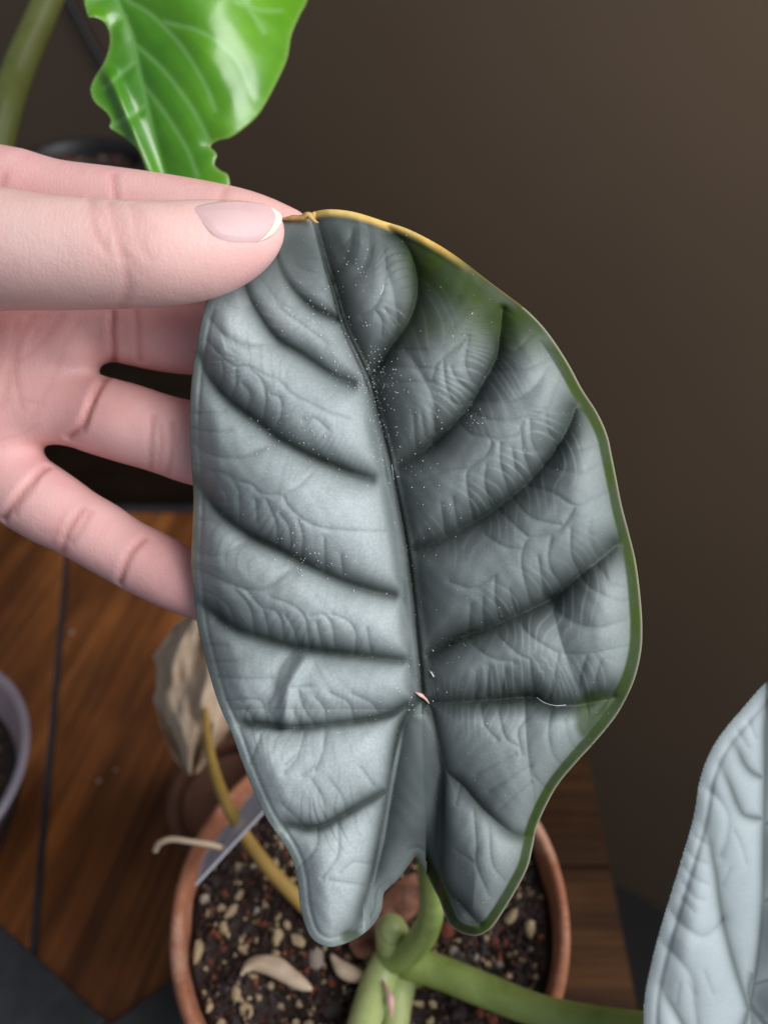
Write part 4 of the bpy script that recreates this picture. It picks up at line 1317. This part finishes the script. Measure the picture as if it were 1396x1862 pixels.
# ------------------------------------------------------------------ the hand (one continuous surface)
def capsule_field(G, a, b, ra, rb):
    ab = b - a
    t = np.clip(((G - a) @ ab) / max(ab @ ab, 1e-9), 0, 1)
    d = np.linalg.norm(G - a - t[..., None] * ab, axis=-1)
    return d - (ra + (rb - ra) * t)


def smin(a, b, k):
    h = np.clip(0.5 + 0.5 * (b - a) / k, 0, 1)
    return b + (a - b) * h - k * h * (1 - h)


VOX = 0.68
lo = np.array([-215.0, -42.0, 118.0]); hi = np.array([0.0, 84.0, 206.0])
nx_, ny_, nz_ = ((hi - lo) / VOX).astype(int) + 1
FIELD = np.full((nx_, ny_, nz_), 60.0, np.float32)
ax = [lo[i] + VOX * np.arange(n) for i, n in enumerate((nx_, ny_, nz_))]


FINGERS = np.full((nx_, ny_, nz_), 60.0, np.float32)


def add_chain(chain, k, FIELD=FIELD):
    """chain of (px, py, depth, radius px) joined smoothly, then blended into the hand with radius k"""
    pts = [camp(p[0], p[1], p[2]) for p in chain]
    rr = [p[3] * p[2] / FPX for p in chain]
    cc = catmull([np.append(p, r) for p, r in zip(pts, rr)], 3)
    pad = 12.0
    mn = (cc[:, :3] - cc[:, 3:4]).min(0) - pad; mxx = (cc[:, :3] + cc[:, 3:4]).max(0) + pad
    s = [slice(max(0, int((mn[i] - lo[i]) / VOX)), max(0, int((mxx[i] - lo[i]) / VOX) + 2)) for i in range(3)]
    gxx, gyy, gzz = np.meshgrid(ax[0][s[0]], ax[1][s[1]], ax[2][s[2]], indexing='ij')
    G = np.stack([gxx, gyy, gzz], -1).astype(np.float32)
    f = None
    for a, b in zip(cc[:-1], cc[1:]):
        d = capsule_field(G, a[:3].astype(np.float32), b[:3].astype(np.float32), a[3], b[3])
        f = d if f is None else np.minimum(f, d)
    FIELD[s[0], s[1], s[2]] = smin(FIELD[s[0], s[1], s[2]], f, k)


# forearm, wrist, palm
add_chain([(-1250, 760, 168, 190), (-1000, 720, 172, 185), (-760, 680, 176, 190), (-560, 660, 178, 215)], 6)
for ch in ([(-620, 560, 178, 150), (-300, 430, 177, 105), (-100, 362, 173, 88)],
           [(-600, 620, 180, 150), (-250, 590, 177, 120), (-40, 585, 174, 92)],
           [(-600, 700, 180, 150), (-250, 690, 177, 120), (-20, 700, 174, 90)],
           [(-600, 760, 180, 140), (-280, 790, 178, 120), (-60, 828, 176, 86)]):
    add_chain(ch, 9)
add_chain([(-560, 560, 172, 150), (-380, 540, 164, 150), (-240, 520, 158, 118)], 10)          # ball of the thumb
for q in ((128, 630, 169.0, 60), (76, 738, 170.0, 60), (6, 832, 171.5, 58), (40, 640, 168.5, 66), (-10, 730, 169, 70)):
    add_chain([q, (q[0] - 60, q[1] - 4, q[2] + 2, q[3])], 6)
# fingers
fingers = {
    'index': [(-140, 362, 173, 88), (0, 346, 168, 78), (100, 368, 166, 74), (200, 380, 164, 73), (300, 395, 162.5, 74), (400, 413, 160.5, 74), (460, 426, 159.2, 71), (515, 438, 158.2, 60)],
    'middle': [(-40, 585, 174, 84), (60, 583, 172, 76), (150, 586, 170.5, 71), (205, 586, 170, 70), (225, 588, 170, 71.5), (290, 600, 169, 74), (360, 608, 168, 74), (450, 610, 167, 72), (540, 600, 165.5, 66), (600, 588, 164.5, 52)],
    'ring': [(-20, 705, 174, 82), (80, 728, 171.5, 74), (150, 746, 170.5, 70), (175, 754, 170, 71), (230, 769, 169, 73), (295, 789, 168.5, 71.5), (360, 808, 168, 75), (450, 832, 167, 70), (530, 850, 166, 56)],
    'little': [(-60, 830, 176, 84), (34, 886, 172, 71), (60, 902, 171, 70), (100, 927, 170, 68), (140, 950, 169.5, 63), (180, 973, 169, 63), (225, 1001, 168.5, 60.5), (270, 1024, 168, 62), (320, 1050, 167, 60), (370, 1074, 166.5, 55), (410, 1092, 166, 44)],
}
for f_ in fingers.values():
    add_chain(f_, 0.5, FINGERS)
FIELD = smin(FIELD, FINGERS, 2.4)
thumb = [(-300, 505, 158, 128), (-160, 470, 150, 118), (-60, 455, 145, 112), (0, 454, 142.5, 108), (80, 460, 141, 102), (150, 463, 140.3, 98), (190, 464, 140, 95.5), (240, 464, 140, 94), (300, 463, 140, 92), (360, 456, 140.8, 87.5), (410, 445, 142, 77.5), (450, 431, 143.4, 61.5), (476, 419, 144.6, 43)]
add_chain(thumb, 3.0, FIELD)


def surface_nets(f, org, h):
    s = f < 0
    nx, ny, nz = f.shape
    acc = np.zeros((nx - 1, ny - 1, nz - 1, 3), np.float32); cnt = np.zeros((nx - 1, ny - 1, nz - 1), np.float32)
    I, J, K = np.meshgrid(np.arange(nx - 1), np.arange(ny - 1), np.arange(nz - 1), indexing='ij')
    full = (slice(None),)
    for axis in range(3):
        o1, o2 = [i for i in range(3) if i != axis]
        for c1 in (0, 1):
            for c2 in (0, 1):
                off = [0, 0, 0]; off[o1] = c1; off[o2] = c2
                sl0 = tuple(slice(off[i], off[i] + (nx, ny, nz)[i] - 1) for i in range(3))
                off2 = list(off); off2[axis] += 1
                sl1 = tuple(slice(off2[i], off2[i] + (nx, ny, nz)[i] - 1) for i in range(3))
                m = s[sl0] != s[sl1]
                ii = np.nonzero(m)
                t = f[sl0][ii] / (f[sl0][ii] - f[sl1][ii])
                p = np.zeros((len(t), 3), np.float32)
                p[:, axis] = t; p[:, o1] = c1; p[:, o2] = c2
                acc[ii] += p; cnt[ii] += 1
    act = cnt > 0
    idx = -np.ones(act.shape, int); idx[act] = np.arange(act.sum())
    ijk = np.stack(np.nonzero(act), 1)
    verts = org + h * (ijk + acc[act] / cnt[act][:, None])
    quads = []
    for axis in range(3):
        o1, o2 = [(1, 2), (2, 0), (0, 1)][axis]
        sl0 = [slice(None)] * 3; sl1 = [slice(None)] * 3
        sl0[axis] = slice(0, -1); sl1[axis] = slice(1, None)
        a_, b_ = s[tuple(sl0)], s[tuple(sl1)]
        e = np.stack(np.nonzero(a_ != b_), 1)
        e = e[(e[:, o1] > 0) & (e[:, o2] > 0) & (e[:, o1] < f.shape[o1] - 1) & (e[:, o2] < f.shape[o2] - 1)]
        inside0 = a_[tuple(e.T)]
        def cell(d1, d2):
            c = e.copy(); c[:, o1] -= d1; c[:, o2] -= d2
            return idx[tuple(c.T)]
        q = np.stack([cell(1, 1), cell(0, 1), cell(0, 0), cell(1, 0)], 1)
        q[~inside0] = q[~inside0][:, ::-1]
        quads.append(q)
    return verts, np.vstack(quads)


FIELD[0, :, :] = 1.0
hv, hf = surface_nets(FIELD, lo, VOX)
hf = hf[(hf >= 0).all(1)]
# relax
E = np.vstack([hf[:, [0, 1]], hf[:, [1, 2]], hf[:, [2, 3]], hf[:, [3, 0]]])
deg = np.bincount(E.ravel(), minlength=len(hv)).astype(float)


def relax(v, f, it):
    for _ in range(it):
        s = np.zeros_like(v)
        for k in range(3):
            s[:, k] = np.bincount(E[:, 0], v[E[:, 1], k], len(v)) + np.bincount(E[:, 1], v[E[:, 0], k], len(v))
        v = v + f * (s / np.maximum(deg, 1)[:, None] - v)
    return v


hv = relax(hv, 0.5, 7)


def vnormals(v, f):
    fn = np.cross(v[f[:, 2]] - v[f[:, 0]], v[f[:, 3]] - v[f[:, 1]])
    n = np.zeros_like(v)
    for k in range(3):
        for c in range(4):
            n[:, k] += np.bincount(f[:, c], fn[:, k], len(v))
    return n / np.maximum(np.linalg.norm(n, axis=1, keepdims=True), 1e-9)


hn = vnormals(hv, hf)
ctr = hv[np.argmin(hv[:, 2])]
if hn[np.argmin(hv[:, 2]), 2] > 0:              # frontmost point must face the viewer
    hf = hf[:, ::-1]; hn = -hn
bvh = BVHTree.FromPolygons([Vector(p) for p in hv], [tuple(map(int, q)) for q in hf])


def hand_hit(px, py):
    d = Vector(camp(px, py, 1.0)).normalized()
    h = bvh.ray_cast(Vector((0, 0, 0)), d)
    return None if h[0] is None else np.array(h[0])


creases = [  # polyline, width mm, depth mm, redness
    ([(204, 562), (203, 600), (206, 640), (209, 662)], 0.75, 0.95, 0.9), ([(246, 560), (250, 600), (251, 630), (253, 655)], 0.8, 0.45, 0.6),
    ([(193, 686), (176, 712), (160, 745), (149, 775), (124, 797)], 0.8, 1.25, 1.0), ([(176, 700), (164, 740), (150, 782)], 0.7, 0.45, 0.6),
    ([(279, 758), (275, 790), (274, 820), (274, 852)], 0.7, 0.4, 0.7), ([(313, 770), (315, 800), (310, 840), (306, 862)], 0.7, 0.4, 0.7), ([(292, 775), (294, 810), (290, 850)], 0.5, 0.2, 0.5),
    ([(86, 848), (62, 868), (38, 896), (16, 928), (6, 946)], 0.8, 1.25, 1.0), ([(66, 872), (54, 895), (36, 915), (28, 935)], 0.7, 0.4, 0.6),
    ([(152, 926), (134, 950), (120, 980), (112, 1012)], 0.8, 0.45, 0.75), ([(166, 930), (148, 962), (130, 988)], 0.6, 0.35, 0.6), ([(142, 930), (126, 955), (116, 985)], 0.5, 0.25, 0.5),
    ([(262, 980), (240, 1002), (226, 1030), (217, 1062)], 0.75, 0.9, 0.9), ([(254, 978), (236, 996), (228, 1014)], 0.5, 0.25, 0.5),
    ([(112, 574), (84, 612), (52, 646), (20, 664)], 0.7, 0.25, 0.4), ([(30, 590), (24, 640), (14, 700), (0, 740)], 0.8, 0.25, 0.35), ([(70, 600), (56, 628)], 0.5, 0.2, 0.4), ([(0, 730), (40, 728), (80, 735)], 0.6, 0.12, 0.25),
    ([(164, 362), (167, 390), (176, 425), (190, 452)], 0.8, 0.38, 0.45), ([(200, 368), (207, 395), (214, 430), (222, 465)], 0.8, 0.45, 0.5), ([(238, 372), (246, 398), (250, 430), (262, 460)], 0.7, 0.3, 0.4),
    ([(226, 468), (232, 505), (226, 545), (214, 562)], 0.9, 0.35, 0.4), ([(184, 366), (190, 400), (200, 440)], 0.5, 0.2, 0.3), ([(218, 371), (226, 405), (234, 445)], 0.5, 0.22, 0.3), ([(268, 420), (262, 445), (275, 470)], 0.5, 0.15, 0.3),
    ([(172, 372), (186, 392), (196, 420), (192, 446), (204, 470)], 0.45, 0.20, 0.35), ([(150, 378), (156, 410), (166, 440)], 0.45, 0.14, 0.25), ([(236, 430), (248, 452), (244, 478), (256, 500)], 0.45, 0.18, 0.3),
    ([(210, 440), (226, 452), (240, 470)], 0.4, 0.16, 0.3), ([(254, 380), (262, 402), (268, 425)], 0.45, 0.16, 0.25), ([(120, 430), (130, 460), (142, 490)], 0.45, 0.08, 0.15), ([(280, 410), (286, 440), (282, 470)], 0.45, 0.10, 0.2), ([(225, 500), (236, 520), (232, 548)], 0.45, 0.16, 0.25),
    ([(120, 930), (104, 960), (96, 990)], 0.4, 0.1, 0.3), ([(90, 965), (112, 975), (130, 984)], 0.4, 0.12, 0.35), ([(70, 960), (95, 975)], 0.4, 0.1, 0.3), ([(270, 1000), (282, 1012), (296, 1004)], 0.35, 0.08, 0.2), ([(330, 775), (326, 800), (322, 830)], 0.4, 0.12, 0.35),
    ([(60, 575), (40, 610), (30, 650), (30, 690), (40, 740)], 0.6, 0.22, 0.4), ([(150, 580), (120, 620), (100, 680), (60, 760)], 0.6, 0.12, 0.25), ([(0, 800), (40, 790), (70, 770)], 0.5, 0.12, 0.25),
    ([(205, 318), (207, 340), (210, 362)], 0.8, 0.3, 0.5), ([(410, 342), (404, 358), (402, 368)], 0.8, 0.3, 0.5), ([(8, 318), (2, 335)], 0.8, 0.3, 0.4),
]
skin = np.zeros((len(hv), 3))
disp = np.zeros(len(hv))
for ln, wd_, dp_, red in creases:
    wd_ *= 0.85; dp_ *= 0.68
    c = catmull(ln, 5)
    hits = [hand_hit(x, y) for x, y in c]
    hits = np.array([h for h in hits if h is not None])
    if len(hits) < 2: continue
    near = np.nonzero(((hv > hits.min(0) - 5) & (hv < hits.max(0) + 5)).all(1))[0]
    v = hv[near]
    dmin = np.full(len(near), 99.0)
    for a, b in zip(hits[:-1], hits[1:]):
        if abs(a[2] - b[2]) > 4: continue
        ab = b - a
        t = np.clip((v - a) @ ab / max(ab @ ab, 1e-6), 0, 1)
        dmin = np.minimum(dmin, np.linalg.norm(v - a - t[:, None] * ab, axis=1))
    if hits[:, 2].mean() < 152: dp_ *= 0.6
    disp[near] -= dp_ * np.exp(-(dmin / wd_) ** 2)
    disp[near] += 0.12 * dp_ * np.exp(-((dmin - 2.4 * wd_) / (1.3 * wd_)) ** 2)
    skin[near, 0] = np.maximum(skin[near, 0], red * np.exp(-(dmin / (wd_ * 1.1)) ** 2))
hv = hv + hn * disp[:, None]
hv = relax(hv, 0.3, 1)
# pinkness: palm side and finger ends
pxv = CX + hv[:, 0] / hv[:, 2] * FPX
pyv = CY - hv[:, 1] / hv[:, 2] * FPX
isthumb = sstep(158, 151, hv[:, 2])
skin[:, 1] = np.clip(0.80 - 0.62 * isthumb, 0, 1)
skin[:, 1] = np.maximum(skin[:, 1], isthumb * sstep(300, 480, pxv) * 0.55)
skin[:, 1] = np.clip(skin[:, 1] + 0.25 * sstep(230, 340, pxv) * (pyv > 960), 0, 1)
skin[:, 2] = np.clip(np.exp(-np.hypot((pxv - 215) / 60, (pyv - 690) / 40) ** 2) * 0.5 + np.exp(-np.hypot((pxv - 100) / 70, (pyv - 905) / 40) ** 2) * 0.4 + isthumb * np.exp(-np.hypot((pxv - 110) / 120, (pyv - 440) / 70) ** 2) * 0.4, 0, 1)
HW = cam2w(hv)
person = build('person', HW, hf, M['skin'], origin=HW.mean(0), attrs={'skin': skin})
tag(person, 'bare left hand pinching the yellow tip of the large silver leaf, fingers spread behind it', 'person')

# thumb nail: a curved plate lying on the thumb
nail_out = [(352, 379), (358, 392), (367, 405), (387, 428), (402, 438), (430, 443.5), (460, 443), (477, 438), (496, 427), (508, 412), (513, 399), (510, 388), (495, 377.5), (473, 369.5), (430, 365.5), (390, 368.5), (365, 373)]
bvh = BVHTree.FromPolygons([Vector(p) for p in hv], [tuple(map(int, q)) for q in hf])
sx_, sy_, sz_ = [], [], []
for x in np.arange(356, 480, 6):
    for y in np.arange(376, 440, 6):
        h = hand_hit(x, y)
        if h is not None and h[2] < 150:
            sx_.append(x); sy_.append(y); sz_.append(h[2])
sx_, sy_, sz_ = map(np.array, (sx_, sy_, sz_))


def basis(x, y):
    u = (x - 420) / 60.0; v = (y - 410) / 35.0
    return np.stack([np.ones_like(u), u, v, u * u, u * v, v * v], -1)


coef, *_ = np.linalg.lstsq(basis(sx_, sy_), sz_, rcond=None)
NX, NY, n_x, n_y, nsd, nu_, nq = leaf_grid(nail_out, 1.3, 5)


def nail_depth(x, y, s):
    zfit = basis(x, y) @ coef
    zz = zfit.copy()
    for j, i in zip(*np.nonzero(nu_)):
        h = hand_hit(x[j, i], y[j, i])
        if h is not None and h[2] < 150:
            zz[j, i] = min(zz[j, i], h[2])
    return zz


nz_d = nail_depth(n_x, n_y, nsd)
nz_d = smooth2(nz_d, 6)
edge = np.hypot((n_x - 425) / 78.0, (n_y - 405) / 40.0)
tipw = (n_x > np.interp(n_y, [366, 374, 382, 390, 400, 410, 420, 430, 438, 444], [482, 490, 496, 499.5, 499, 496, 490, 482, 472, 462])).astype(float)
nd = nz_d + 0.06 - 0.26 * np.clip(nsd / 14, 0, 1) ** 0.7 - 0.22 * sstep(455, 500, n_x)
cells_tip = tipw[nu_][nq].mean(1) > 0.5
VW = P(n_x[nu_], n_y[nu_], nd[nu_])


def submesh(V, Q):
    u, inv = np.unique(Q.ravel(), return_inverse=True)
    return V[u], inv.reshape(Q.shape)


for nm, msk, mt in (('thumbnail', ~cells_tip, M['nail']), ('nail_tip', cells_tip, M['nail_white'])):
    v_, q_ = submesh(VW, nq[msk])
    o = build(nm, v_, q_, mt, person if nm == 'thumbnail' else nail)
    if nm == 'thumbnail': nail = o
    m = o.modifiers.new('thickness', 'SOLIDIFY'); m.thickness = 0.45 * MM; m.offset = -1
